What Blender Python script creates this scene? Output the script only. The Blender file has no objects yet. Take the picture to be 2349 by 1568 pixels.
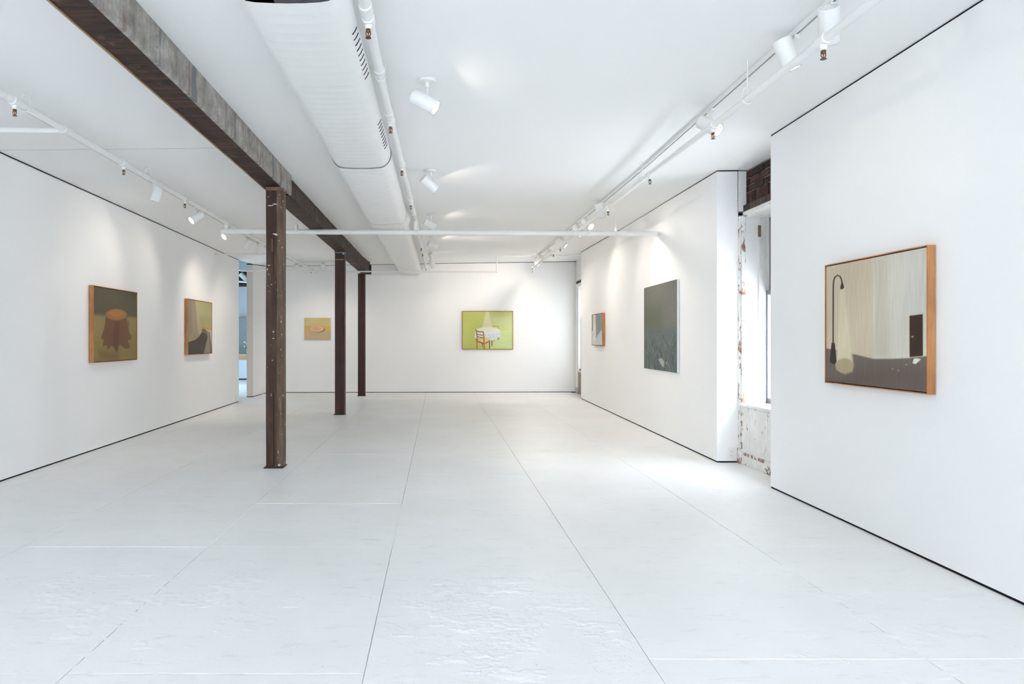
import bpy, bmesh, math, random
import numpy as np
from mathutils import Vector, Matrix, noise

# ------------------------------------------------------------------ camera, sky, lights, exposure
SC = bpy.context.scene
COL = SC.collection
H_CAM = 1.30

cam_data = bpy.data.cameras.new('camera')
cam_data.sensor_width = 36.0
cam_data.lens = 24.0
cam_data.shift_x = 0.0722          # shift lens: level camera, straight verticals
cam_data.shift_y = -0.0021
cam_data.clip_start = 0.05
cam = bpy.data.objects.new('camera', cam_data)
cam.location = (0, 0, H_CAM)
cam.rotation_euler = (math.pi / 2, 0, 0)
COL.objects.link(cam)
SC.camera = cam

world = bpy.data.worlds.new('overcast_sky')
SC.world = world
world.use_nodes = True
bgn = world.node_tree.nodes['Background']
bgn.inputs[0].default_value = (0.82, 0.91, 1.0, 1)
bgn.inputs[1].default_value = 0.6
world.cycles.sampling_method = 'NONE'


def area_light(name, loc, rot, sx, sy, power, color):
    d = bpy.data.lights.new(name, 'AREA')
    d.shape = 'RECTANGLE'
    d.size, d.size_y = sx, sy
    d.energy = power
    d.color = color
    o = bpy.data.objects.new(name, d)
    o.location = loc
    o.rotation_euler = rot
    COL.objects.link(o)
    return o


DAY = (0.86, 0.93, 1.0)
# daylight filling the three street windows behind the camera, the two side windows and the neighbouring room's window
for x in (-2.6, -0.55, 1.5):
    area_light('street_daylight', (x, -3.66, 1.75), (math.radians(90), 0, 0), 1.44, 2.14, 121, (0.79, 0.885, 1.0))
area_light('side_daylight', (3.56, 6.58, 1.60), (math.radians(90), 0, math.radians(90)), 1.14, 1.94, 98, DAY)
area_light('side_daylight', (3.545, 16.03, 1.60), (math.radians(90), 0, math.radians(90)), 1.12, 1.98, 23, DAY)
area_light('annex_daylight', (-7.99, 18.5, 1.8), (math.radians(90), 0, math.radians(-90)), 2.5, 2.15, 240, (0.62, 0.83, 1.0))

SC.view_settings.view_transform = 'Standard'
SC.view_settings.look = 'None'
SC.view_settings.gamma = 1.0
SC.view_settings.use_curve_mapping = False
SC.view_settings.exposure = 0.0
SC.cycles.use_denoising = True
SC.cycles.max_bounces = 9
SC.cycles.diffuse_bounces = 8
SC.cycles.glossy_bounces = 2
SC.cycles.transmission_bounces = 2
SC.cycles.caustics_reflective = False
SC.cycles.caustics_refractive = False
SC.cycles.sample_clamp_indirect = 5.0
SC.cycles.use_adaptive_sampling = True
SC.cycles.adaptive_threshold = 0.22
SC.cycles.adaptive_min_samples = 12

# ------------------------------------------------------------------ helpers
RNG = random.Random(11)


def lin(c):
    r = []
    for v in c[:3]:
        v = v / 255.0
        r.append(v / 12.92 if v <= 0.04045 else ((v + 0.055) / 1.055) ** 2.4)
    return (r[0], r[1], r[2], 1.0)


class MB:
    """collects shapes and links them as one mesh object"""

    def __init__(self):
        self.v = []
        self.f = []

    def add(self, vs, fs):
        b = len(self.v)
        self.v += [tuple(p) for p in vs]
        self.f += [tuple(b + i for i in f) for f in fs]
        return self

    def box(self, x0, x1, y0, y1, z0, z1):
        vs = [(x0, y0, z0), (x1, y0, z0), (x1, y1, z0), (x0, y1, z0), (x0, y0, z1), (x1, y0, z1), (x1, y1, z1), (x0, y1, z1)]
        return self.add(vs, [(0, 3, 2, 1), (4, 5, 6, 7), (0, 1, 5, 4), (1, 2, 6, 5), (2, 3, 7, 6), (3, 0, 4, 7)])

    def prism(self, poly, z0, z1):
        """poly: counter-clockwise xy points; z0/z1 may be lists per point"""
        n = len(poly)
        a = z0 if isinstance(z0, (list, tuple)) else [z0] * n
        b = z1 if isinstance(z1, (list, tuple)) else [z1] * n
        vs = [(p[0], p[1], a[i]) for i, p in enumerate(poly)] + [(p[0], p[1], b[i]) for i, p in enumerate(poly)]
        fs = [tuple(range(n - 1, -1, -1)), tuple(range(n, 2 * n))]
        fs += [(i, (i + 1) % n, n + (i + 1) % n, n + i) for i in range(n)]
        return self.add(vs, fs)

    def cyl(self, p0, p1, r0, r1=None, seg=20, cap0=True, cap1=True):
        p0, p1 = Vector(p0), Vector(p1)
        r1 = r0 if r1 is None else r1
        d = (p1 - p0).normalized()
        q = Vector((0, 0, 1)).rotation_difference(d)
        vs = []
        for p, r in ((p0, r0), (p1, r1)):
            for i in range(seg):
                t = 2 * math.pi * i / seg
                vs.append(p + q @ Vector((r * math.cos(t), r * math.sin(t), 0)))
        fs = [(i, (i + 1) % seg, seg + (i + 1) % seg, seg + i) for i in range(seg)]
        if cap0:
            fs.append(tuple(range(seg - 1, -1, -1)))
        if cap1:
            fs.append(tuple(range(seg, 2 * seg)))
        return self.add(vs, fs)

    def lathe(self, p, d, prof, seg=24):
        """prof: (distance along d, radius) pairs"""
        p, d = Vector(p), Vector(d).normalized()
        q = Vector((0, 0, 1)).rotation_difference(d)
        vs, fs = [], []
        for (t, r) in prof:
            for i in range(seg):
                a = 2 * math.pi * i / seg
                vs.append(p + q @ Vector((r * math.cos(a), r * math.sin(a), t)))
        for j in range(len(prof) - 1):
            for i in range(seg):
                k = (i + 1) % seg
                fs.append((j * seg + i, j * seg + k, (j + 1) * seg + k, (j + 1) * seg + i))
        return self.add(vs, fs)

    def torus(self, c, d, R, r, seg=20, sub=8, a0=0.0, a1=2 * math.pi):
        c, d = Vector(c), Vector(d).normalized()
        q = Vector((0, 0, 1)).rotation_difference(d)
        full = abs(a1 - a0 - 2 * math.pi) < 1e-6
        n = seg if full else seg + 1
        vs, fs = [], []
        for i in range(n):
            t = a0 + (a1 - a0) * i / seg
            for j in range(sub):
                s = 2 * math.pi * j / sub
                vs.append(c + q @ Vector(((R + r * math.cos(s)) * math.cos(t), (R + r * math.cos(s)) * math.sin(t), r * math.sin(s))))
        for i in range(seg):
            i2 = (i + 1) % n
            for j in range(sub):
                j2 = (j + 1) % sub
                fs.append((i * sub + j, i2 * sub + j, i2 * sub + j2, i * sub + j2))
        return self.add(vs, fs)

    def tube(self, pts, r, seg=16):
        pts = [Vector(p) for p in pts]
        n = len(pts)
        vs, fs = [], []
        for i, p in enumerate(pts):
            d = (pts[min(i + 1, n - 1)] - pts[max(i - 1, 0)]).normalized()
            q = Vector((0, 0, 1)).rotation_difference(d)
            for k in range(seg):
                a = 2 * math.pi * k / seg
                vs.append(p + q @ Vector((r * math.cos(a), r * math.sin(a), 0)))
        for i in range(n - 1):
            for k in range(seg):
                k2 = (k + 1) % seg
                fs.append((i * seg + k, i * seg + k2, (i + 1) * seg + k2, (i + 1) * seg + k))
        fs.append(tuple(range(seg - 1, -1, -1)))
        fs.append(tuple(range((n - 1) * seg, n * seg)))
        return self.add(vs, fs)

    def sphere(self, c, r, seg=12, rings=8, sz=1.0):
        c = Vector(c)
        prof = [(-r * sz * math.cos(math.pi * i / rings), max(1e-4, r * math.sin(math.pi * i / rings))) for i in range(rings + 1)]
        return self.lathe(c, (0, 0, 1), prof, seg)

    def build(self, name, mat, parent=None, smooth=False, bevel=0.0):
        me = bpy.data.meshes.new(name)
        me.from_pydata(self.v, [], self.f)
        me.update()
        bm = bmesh.new()
        bm.from_mesh(me)
        bmesh.ops.recalc_face_normals(bm, faces=bm.faces)
        if bevel:
            bmesh.ops.bevel(bm, geom=list(bm.edges), offset=bevel, segments=2, affect='EDGES', profile=0.6)
        bm.to_mesh(me)
        bm.free()
        if smooth:
            me.polygons.foreach_set('use_smooth', [True] * len(me.polygons))
            me.set_sharp_from_angle(angle=math.radians(38))
        if mat is not None:
            me.materials.append(mat)
        o = bpy.data.objects.new(name, me)
        COL.objects.link(o)
        if parent is not None:
            o.parent = parent
            o.matrix_parent_inverse = Matrix.Translation(-parent.location) if parent.type == 'EMPTY' else Matrix()
        return o


def empty(name, loc=(0, 0, 0)):
    o = bpy.data.objects.new(name, None)
    o.location = loc
    o.empty_display_size = 0.1
    COL.objects.link(o)
    return o


def tag(o, label, cat, group=None):
    o['label'] = label
    o['category'] = cat
    if group:
        o['group'] = group
    return o


def structure(o, label, cat=None):
    o['kind'] = 'structure'
    o['label'] = label
    if cat:
        o['category'] = cat
    return o


# ------------------------------------------------------------------ materials
class NT:
    def __init__(self, name):
        self.m = bpy.data.materials.new(name)
        self.m.use_nodes = True
        self.t = self.m.node_tree
        self.b = self.t.nodes['Principled BSDF']
        self.out = self.t.nodes['Material Output']

    def n(self, kind, **kw):
        x = self.t.nodes.new(kind)
        for k, v in kw.items():
            setattr(x, k, v)
        return x

    def l(self, a, b):
        self.t.links.new(a, b)

    def coord(self, scale=(1, 1, 1), world_space=False):
        mp = self.n('ShaderNodeMapping')
        mp.inputs['Scale'].default_value = scale
        if world_space:
            g = self.n('ShaderNodeNewGeometry')
            self.l(g.outputs['Position'], mp.inputs['Vector'])
        else:
            c = self.n('ShaderNodeTexCoord')
            self.l(c.outputs['Object'], mp.inputs['Vector'])
        return mp.outputs['Vector']

    def noise(self, vec, scale, detail=4.0, rough=0.6, dist=0.0):
        x = self.n('ShaderNodeTexNoise')
        x.inputs['Scale'].default_value = scale
        x.inputs['Detail'].default_value = detail
        x.inputs['Roughness'].default_value = rough
        x.inputs['Distortion'].default_value = dist
        self.l(vec, x.inputs['Vector'])
        return x.outputs['Fac']

    def ramp(self, fac, stops):
        r = self.n('ShaderNodeValToRGB')
        e = r.color_ramp.elements
        while len(e) < len(stops):
            e.new(0.5)
        for i, (p, c) in enumerate(stops):
            e[i].position = p
            e[i].color = c if len(c) == 4 else (*c, 1)
        self.l(fac, r.inputs['Fac'])
        return r.outputs['Color']

    def mix(self, fac, a, b, blend='MIX'):
        x = self.n('ShaderNodeMix', data_type='RGBA', blend_type=blend)
        if isinstance(fac, (int, float)):
            x.inputs[0].default_value = fac
        else:
            self.l(fac, x.inputs[0])
        for s, v in ((6, a), (7, b)):
            if isinstance(v, tuple):
                x.inputs[s].default_value = v if len(v) == 4 else (*v, 1)
            else:
                self.l(v, x.inputs[s])
        return x.outputs[2]

    def math(self, op, a, b=0.5):
        x = self.n('ShaderNodeMath', operation=op)
        for i, v in enumerate((a, b)):
            if isinstance(v, (int, float)):
                x.inputs[i].default_value = v
            else:
                self.l(v, x.inputs[i])
        return x.outputs[0]

    def bump(self, h, strength=0.3, dist=0.01, prev=None):
        x = self.n('ShaderNodeBump')
        x.inputs['Strength'].default_value = strength
        x.inputs['Distance'].default_value = dist
        self.l(h, x.inputs['Height'])
        if prev is not None:
            self.l(prev, x.inputs['Normal'])
        return x.outputs['Normal']

    def fin(self, color=None, rough=0.5, metal=0.0, normal=None, spec=0.5):
        if color is not None:
            if isinstance(color, tuple):
                self.b.inputs['Base Color'].default_value = color if len(color) == 4 else (*color, 1)
            else:
                self.l(color, self.b.inputs['Base Color'])
        if isinstance(rough, (int, float)):
            self.b.inputs['Roughness'].default_value = rough
        else:
            self.l(rough, self.b.inputs['Roughness'])
        self.b.inputs['Metallic'].default_value = metal
        self.b.inputs['Specular IOR Level'].default_value = spec
        if normal is not None:
            self.l(normal, self.b.inputs['Normal'])
        return self.m


def m_paint(name, col, rough=0.55, var=0.03, nscale=2.0, bump=0.0, bscale=60.0, spec=0.35):
    t = NT(name)
    v = t.coord(world_space=True)
    f = t.noise(v, nscale, 1.0, 0.5)
    a = tuple(c * (1 - var) for c in col[:3])
    b = tuple(min(1, c * (1 + var)) for c in col[:3])
    c = t.mix(f, a, b)
    nb = t.bump(t.noise(v, bscale, 1, 0.5), bump, 0.004) if bump > 0.1 else None
    return t.fin(c, rough, 0, nb, spec)


def m_plain(name, col, rough=0.5, metal=0.0, spec=0.5):
    t = NT(name)
    v = t.coord()
    f = t.noise(v, 25, 2)
    c = t.mix(f, tuple(x * 0.95 for x in col[:3]), tuple(min(1, x * 1.05) for x in col[:3]))
    return t.fin(c, rough, metal, None, spec)


def m_emit(name, col, strength):
    t = NT(name)
    t.b.inputs['Base Color'].default_value = (*col, 1)
    t.b.inputs['Emission Color'].default_value = (*col, 1)
    t.b.inputs['Emission Strength'].default_value = strength
    return t.m


def m_wood(name, dark, mid, light, axis=2, scale=1.0, rough=0.55, bump=0.25, specks=0.0, patches=None):
    """fibrous wood with the grain along one axis"""
    t = NT(name)
    s = [14 * scale] * 3
    s[axis] = 0.9 * scale
    v = t.coord(tuple(s))
    f = t.noise(v, 1.6, 8, 0.68, 0.35)
    c = t.ramp(f, [(0.28, dark), (0.5, mid), (0.72, light)])
    v2 = t.coord()
    big = t.noise(v2, 2.2 * scale, 4, 0.6)
    c = t.mix(t.ramp(big, [(0.42, (0, 0, 0)), (0.66, (1, 1, 1))]), c, t.mix(0.55, c, dark, 'MIX'))
    if patches is not None:
        p = t.noise(v2, 3.1, 6, 0.7, 0.5)
        c = t.mix(t.ramp(p, [(0.60, (0, 0, 0)), (0.68, (1, 1, 1))]), c, patches)
    if specks:
        sp = t.noise(t.coord((1, 1, 0.45)), 38, 3, 0.6)
        c = t.mix(t.ramp(sp, [(0.72 - specks, (0, 0, 0)), (0.74 - specks, (1, 1, 1))]), c, (0.60, 0.57, 0.53))
    h = t.noise(v, 2.6, 8, 0.75, 0.2)
    return t.fin(c, rough, 0, t.bump(h, bump, 0.01), 0.3)


WALL = m_paint('wall_paint', (0.875, 0.875, 0.87), 0.6, 0.012, 1.2, 0.05, 90)
CEIL = m_paint('ceiling_paint', (0.87, 0.87, 0.865), 0.7, 0.015, 1.0, 0.06, 50)
TRIMW = m_paint('white_enamel', (0.80, 0.80, 0.785), 0.42, 0.02, 6, 0.04, 120)
PIPEW = m_paint('pipe_paint', (0.80, 0.80, 0.785), 0.45, 0.03, 9, 0.12, 60)
LAMPW = m_plain('lamp_white', (0.80, 0.80, 0.785), 0.38)
DARK = m_plain('shadow_gap_black', (0.012, 0.013, 0.015), 0.8, 0, 0.1)
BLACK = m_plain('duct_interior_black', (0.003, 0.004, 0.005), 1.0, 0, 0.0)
BEIGE = m_paint('shaded_wall_end', (0.76, 0.66, 0.58), 0.7, 0.03, 5, 0.05, 90)
LENS = m_emit('lamp_lens', (1.0, 0.90, 0.74), 8.0)
LENS.cycles.emission_sampling = 'NONE'
BRASS = m_plain('sprinkler_bronze', (0.16, 0.10, 0.055), 0.35, 0.8)
REDB = m_plain('sprinkler_bulb_red', (0.25, 0.03, 0.015), 0.2)
GREYM = m_plain('grey_sash_metal', (0.20, 0.215, 0.225), 0.45, 0.3)
SLOTB = m_plain('vent_slot_black', (0.015, 0.016, 0.018), 0.7)


def m_floor():
    t = NT('floor_paint')
    v = t.coord(world_space=True)
    f = t.noise(v, 0.8, 3, 0.62)
    c = t.ramp(f, [(0.3, (0.80, 0.80, 0.79)), (0.7, (0.865, 0.865, 0.86))])
    sc = t.noise(t.coord((1, 3.2, 1), True), 5.5, 5, 0.72, 0.6)
    c = t.mix(t.ramp(sc, [(0.56, (0, 0, 0)), (0.78, (0.5, 0.5, 0.5))]), c, (0.62, 0.61, 0.58))
    dot = t.n('ShaderNodeTexVoronoi')
    dot.inputs['Scale'].default_value = 3.4
    t.l(v, dot.inputs['Vector'])
    c = t.mix(t.ramp(dot.outputs['Distance'], [(0.010, (0.5, 0.5, 0.5)), (0.018, (0, 0, 0))]), c, (0.30, 0.28, 0.26))
    # one height field: fine brush grain, a few old chips, and flaking built-up paint near the front
    g = t.n('ShaderNodeVectorMath', operation='DISTANCE')
    t.l(v, g.inputs[0])
    g.inputs[1].default_value = (0.30, 3.15, 0.0)
    mask = t.ramp(g.outputs['Value'], [(0.25, (1, 1, 1)), (1.0, (0, 0, 0))])
    ch = t.noise(t.coord((1.0, 1.7, 1), True), 3.1, 5, 0.62, 0.5)
    k = t.math('ADD', ch, t.math('MULTIPLY', mask, 0.125))
    chip = t.ramp(k, [(0.635, (0, 0, 0)), (0.645, (1, 1, 1)), (0.70, (1, 1, 1)), (0.71, (0.5, 0.5, 0.5))])
    fine = t.noise(t.coord((1.0, 2.0, 1), True), 30, 3, 0.7)
    hgt = t.math('ADD', t.math('MULTIPLY', fine, 0.35), t.math('MULTIPLY', chip, 0.55))
    nrm = t.bump(hgt, 0.35, 0.006)
    return t.fin(c, 0.42, 0, nrm, 0.4)


FLOOR = m_floor()

POSTW = m_wood('old_post_timber', (0.022, 0.011, 0.007), (0.060, 0.030, 0.018), (0.12, 0.062, 0.036), 2, 1.0, 0.6, 0.35, 0.035)
WANEW = m_wood('pale_post_corner', (0.055, 0.033, 0.021), (0.13, 0.085, 0.058), (0.25, 0.18, 0.135), 2, 1.4, 0.7, 0.5, 0.06)
REDPOST = m_wood('red_brown_painted_timber', (0.030, 0.012, 0.010), (0.060, 0.024, 0.019), (0.090, 0.038, 0.029), 2, 0.8, 0.55, 0.2, 0.0)
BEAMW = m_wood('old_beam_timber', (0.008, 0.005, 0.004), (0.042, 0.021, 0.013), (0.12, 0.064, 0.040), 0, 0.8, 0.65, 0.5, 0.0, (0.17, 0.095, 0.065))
BEAMS = m_wood('beam_side_timber', (0.016, 0.011, 0.008), (0.060, 0.042, 0.031), (0.15, 0.11, 0.085), 2, 0.8, 0.7, 0.4, 0.02)
TANW = m_wood('tan_edge_strip', (0.20, 0.13, 0.07), (0.36, 0.24, 0.13), (0.48, 0.34, 0.20), 1, 1.0, 0.6, 0.15)
OAK = m_wood('oak_frame_vertical', (0.30, 0.125, 0.042), (0.47, 0.21, 0.078), (0.60, 0.30, 0.13), 2, 1.6, 0.45, 0.08)
OAKH = m_wood('oak_frame_horizontal', (0.30, 0.125, 0.042), (0.47, 0.21, 0.078), (0.60, 0.30, 0.13), 1, 1.6, 0.45, 0.08)
OAKX = m_wood('oak_frame_across', (0.30, 0.14, 0.055), (0.42, 0.21, 0.09), (0.52, 0.28, 0.13), 0, 1.6, 0.45, 0.08)


def m_patina():
    """grey limewashed board with rust-red and slate streaks running down"""
    t = NT('grey_patina_plate')
    v = t.coord()
    f = t.noise(v, 7, 9, 0.75)
    c = t.ramp(f, [(0.3, (0.15, 0.135, 0.115)), (0.5, (0.31, 0.285, 0.255)), (0.70, (0.50, 0.475, 0.45))])
    st = t.noise(t.coord((1, 3.2, 0.55)), 2.4, 4, 0.6, 0.3)
    c = t.mix(t.ramp(st, [(0.53, (0, 0, 0)), (0.62, (0.8, 0.8, 0.8))]), c, (0.115, 0.125, 0.145))
    rd = t.noise(t.coord((1, 4.0, 0.6)), 1.9, 3, 0.6)
    c = t.mix(t.ramp(rd, [(0.61, (0, 0, 0)), (0.67, (0.6, 0.6, 0.6))]), c, (0.17, 0.085, 0.07))
    return t.fin(c, 0.6, 0.0, t.bump(f, 0.25, 0.005), 0.3)


PATINA = m_patina()


def m_peel(name, thr, bare=(0.20, 0.085, 0.055), vs=(1, 1, 0.6), sc=11.0):
    t = NT(name)
    f = t.noise(t.coord(vs), sc, 8, 0.72, 0.4)
    base = t.ramp(t.noise(t.coord(), 6, 5), [(0.3, (0.70, 0.69, 0.66)), (0.7, (0.82, 0.82, 0.80))])
    b2 = t.ramp(t.noise(t.coord(), 24, 5), [(0.35, bare), (0.65, (0.36, 0.25, 0.19))])
    k = t.ramp(f, [(thr, (0, 0, 0)), (thr + 0.02, (1, 1, 1))])
    return t.fin(t.mix(k, base, b2), 0.6, 0, t.bump(k, -0.4, 0.004), 0.3)


PEEL = m_peel('peeling_white_paint', 0.535, (0.20, 0.085, 0.055), (1, 1, 0.5), 16.0)
PEEL2 = m_peel('lightly_peeling_white_paint', 0.69)
PEEL3 = m_peel('chipped_plinth_paint', 0.50)
BRICKM = []
for i, c in enumerate(((0.052, 0.031, 0.027), (0.070, 0.038, 0.032), (0.085, 0.045, 0.036), (0.042, 0.027, 0.025))):
    t = NT('old_brick')
    v = t.coord(world_space=True)
    f = t.noise(v, 30, 8, 0.7)
    cc = t.ramp(f, [(0.3, tuple(x * 0.6 for x in c)), (0.7, tuple(x * 1.5 for x in c))])
    BRICKM.append(t.fin(cc, 0.85, 0, t.bump(f, 0.6, 0.01), 0.2))
MORTAR = m_paint('old_mortar', (0.34, 0.27, 0.205), 0.9, 0.25, 25, 0.6, 60)
GLASS_T = NT('window_glass')
_tr = GLASS_T.n('ShaderNodeBsdfTransparent')
_gl = GLASS_T.n('ShaderNodeBsdfGlossy')
_gl.inputs['Roughness'].default_value = 0.02
_mx = GLASS_T.n('ShaderNodeMixShader')
_mx.inputs[0].default_value = 0.06
GLASS_T.l(_tr.outputs[0], _mx.inputs[1])
GLASS_T.l(_gl.outputs[0], _mx.inputs[2])
GLASS_T.l(_mx.outputs[0], GLASS_T.out.inputs['Surface'])
GLASS = GLASS_T.m
DARKVIEW = m_plain('upper_pane_dark_view', (0.010, 0.006, 0.006), 0.3, 0, 0.15)  # opaque dark colour stands in for the dark building in the glass

# ------------------------------------------------------------------ the room's outline (metres)
Y_FRONT = -3.5


def interp(y, pts):
    if y <= pts[0][0]:
        return pts[0][1]
    for (a, va), (b, vb) in zip(pts, pts[1:]):
        if y <= b:
            return va + (vb - va) * (y - a) / (b - a)
    return pts[-1][1]


CL = [(-3.5, 3.035), (6.25, 3.02), (14.34, 2.978), (15.54, 3.02), (16.85, 3.115), (17.5, 3.12)]
CR = [(-3.5, 3.11), (7.2, 3.098), (11.0, 3.150), (15.08, 3.237), (17.5, 3.246)]
XL, XR = -4.2, 3.1


def ceil_z(x, y):
    t = min(1.12, max(-0.15, (x - XL) / (XR - XL)))
    return interp(y, CL) * (1 - t) + interp(y, CR) * t


def x_left(y):
    return -4.010 - 0.0216 * (y - 6.25)


def x_near(y):
    return 2.869 + 0.0214 * (y - 3.343)


def x_far(y):
    return 2.961 + 0.02527 * (y - 7.245)


def x_out(y):
    return 3.28 + 0.0145 * (y - 7.0)


def y_back(x):
    return 16.77 + 0.0245 * (x + 4.21)


# ------------------------------------------------------------------ floor
fl = MB().box(-9.0, 3.45, Y_FRONT - 0.3, 24.0, -0.16, -0.012).build('floor', FLOOR)
structure(fl, 'worn white painted plywood floor laid in large sheets')
SEAMS = [-4.75, -3.76, -2.61, -1.449, -0.288, 0.86, 1.99, 3.30]
JOINTS = [[-1.0, 1.35, 2.66, 4.295, 6.4, 8.7, 11.0, 13.3, 15.6, 17.3],
          [-1.2, 1.1, 2.66, 4.295, 6.61, 8.9, 11.2, 13.5, 15.8, 17.3],
          [-0.9, 1.35, 2.66, 4.295, 5.43, 7.77, 10.05, 12.4, 14.7, 17.3],
          [-0.9, 1.35, 2.66, 4.295, 5.43, 7.77, 10.05, 12.4, 14.7, 17.3],
          [-1.4, 0.9, 2.55, 4.295, 6.61, 8.9, 11.2, 13.5, 15.8, 17.3],
          [-1.4, 0.5, 2.785, 4.295, 5.6, 7.9, 10.2, 12.5, 14.8, 17.3],
          [-1.4, 0.5, 2.785, 4.295, 6.1, 8.4, 10.7, 13.0, 15.3, 17.3]]
for i in range(len(SEAMS) - 1):
    ys = [Y_FRONT] + JOINTS[i]
    for j in range(len(ys) - 1):
        g = 0.0009
        x0, x1, y0, y1 = SEAMS[i] + g, SEAMS[i + 1] - g, ys[j] + g * 0.8, ys[j + 1] - g * 0.8
        dz = [RNG.uniform(-0.0012, 0.0) for _ in range(4)]
        b = 0.0025
        def side(p, q, inn):
            n = max(3, int((Vector(q) - Vector(p)).length / 0.11))
            r = []
            for k in range(n):
                t = k / n
                w = 0.0022 * max(0.0, noise.noise(Vector((p[0] * 3 + t * 9, p[1] * 3 + t * 7, i * 5 + j)))) + (0.001 * RNG.random() if k else 0)
                r.append((p[0] + (q[0] - p[0]) * t + inn[0] * w, p[1] + (q[1] - p[1]) * t + inn[1] * w))
            return r
        ring = side((x0, y0), (x1, y0), (0, 1)) + side((x1, y0), (x1, y1), (-1, 0)) + side((x1, y1), (x0, y1), (0, -1)) + side((x0, y1), (x0, y0), (1, 0))
        cx_, cy_ = (x0 + x1) / 2, (y0 + y1) / 2
        n = len(ring)
        ht = dz[0]
        inner = [(x + (b if x < cx_ - 0.3 else (-b if x > cx_ + 0.3 else 0)), y + (b if y < cy_ - 0.2 else (-b if y > cy_ + 0.2 else 0))) for x, y in ring]
        vs = [(x, y, -0.0125) for x, y in ring] + [(x, y, ht - 0.0012) for x, y in ring] + [(x, y, ht) for x, y in inner]
        fs = [(k, (k + 1) % n, n + (k + 1) % n, n + k) for k in range(n)] + [(n + k, n + (k + 1) % n, 2 * n + (k + 1) % n, 2 * n + k) for k in range(n)] + [tuple(range(2 * n, 3 * n))]
        pl = MB().add(vs, fs)
        pl.build('floor_sheet', FLOOR, fl)
# paint-filled ridges along a few of the joints
for (a, b) in (((-0.292, 4.31), (-0.288, 5.40)), ((-1.449, 4.32), (-1.449, 5.42)), ((-1.44, 5.43), (-0.30, 5.43)), ((-1.44, 7.77), (-0.30, 7.77)),
               ((0.88, 2.785), (1.97, 2.785)), ((2.0, 2.785), (2.5, 2.79)), ((-0.27, 6.61), (0.84, 6.61)), ((-2.6, 4.295), (-1.46, 4.295)), ((-2.60, 4.32), (-2.62, 5.5))):
    A, B = Vector((*a, 0)), Vector((*b, 0))
    n = 26
    rb = MB()
    side = (B - A).normalized().cross(Vector((0, 0, 1)))
    vs, fs = [], []
    for k in range(n + 1):
        p = A.lerp(B, k / n)
        w = 0.003 + 0.006 * abs(noise.noise(Vector((p.x * 7, p.y * 7, 3))))
        h = 0.0004 + 0.0025 * abs(noise.noise(Vector((p.x * 5, p.y * 5, 9))))
        for (s, z) in ((-1, -0.002), (-0.5, h), (0.5, h), (1, -0.002)):
            vs.append(p + side * w * s + Vector((0, 0, z)))
    for k in range(n):
        for q in range(3):
            fs.append((k * 4 + q, k * 4 + q + 1, k * 4 + q + 5, k * 4 + q + 4))
    rb.add(vs, fs).build('paint_ridge', FLOOR, fl, True)

# thick flaking paint in the foreground: a low relief skin over the sheets
def value_noise(x, y, seed):
    rs = np.random.RandomState(seed)
    tab = rs.rand(64, 64)
    xi, yi = np.floor(x).astype(int), np.floor(y).astype(int)
    fx, fy = x - xi, y - yi
    fx, fy = fx * fx * (3 - 2 * fx), fy * fy * (3 - 2 * fy)
    g = lambda a, b_: tab[a % 64, b_ % 64]
    return (g(xi, yi) * (1 - fx) + g(xi + 1, yi) * fx) * (1 - fy) + (g(xi, yi + 1) * (1 - fx) + g(xi + 1, yi + 1) * fx) * fy


def fractal(x, y, seed, octs=5, gain=0.55):
    t, a_, n_ = 0.0, 1.0, 0.0
    for o_ in range(octs):
        t = t + a_ * value_noise(x * 2 ** o_, y * 2 ** o_, seed + o_)
        n_ += a_
        a_ *= gain
    return t / n_


def relief(name, x0, x1, y0, y1, res, ctr, rad, amp, seed, thr):
    nx, ny = int((x1 - x0) / res) + 1, int((y1 - y0) / res) + 1
    X, Y = np.meshgrid(np.linspace(x0, x1, nx), np.linspace(y0, y1, ny))
    d = np.sqrt(((X - ctr[0]) / rad[0]) ** 2 + ((Y - ctr[1]) / rad[1]) ** 2)
    m = np.clip(1.25 - d, 0, 1)
    n1 = fractal(X * 5.5, Y * 9.0, seed, 6, 0.62)
    n2 = fractal(X * 9.0 + 5, Y * 17.0, seed + 20, 5, 0.6)
    step = lambda v, t_, w_: np.clip((v - t_) / w_, 0, 1)
    k = 0.30 * (1 - m)
    hgt = amp * (step(n1 - k, thr, 0.018) * 0.6 + step(n1 - k, thr + 0.075, 0.02) * 0.5 + step(n2 - k, thr + 0.05, 0.03) * 0.45)
    Z = -0.0016 + hgt * (m > 0)
    edge = np.minimum(np.minimum(X - x0, x1 - X), np.minimum(Y - y0, y1 - Y))
    Z = np.where(edge < 0.01, -0.0035, Z)
    v_ = np.stack([X, Y, Z], -1).reshape(-1, 3)
    q = np.arange(nx * ny).reshape(ny, nx)
    f_ = np.stack([q[:-1, :-1], q[:-1, 1:], q[1:, 1:], q[1:, :-1]], -1).reshape(-1, 4)
    up = (v_[f_][:, :, 2].max(axis=1) > -0.00155)
    f_ = f_[up]
    me_ = bpy.data.meshes.new(name)
    me_.from_pydata(v_.tolist(), [], f_.tolist())
    bm_ = bmesh.new()
    bm_.from_mesh(me_)
    bmesh.ops.delete(bm_, geom=[w_ for w_ in bm_.verts if not w_.link_faces], context='VERTS')
    bm_.to_mesh(me_)
    bm_.free()
    me_.materials.append(FLOOR)
    me_.polygons.foreach_set('use_smooth', [True] * len(me_.polygons))
    o_ = bpy.data.objects.new(name, me_)
    COL.objects.link(o_)
    o_.parent = fl
    o_['kind'] = 'stuff'
    return o_


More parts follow.
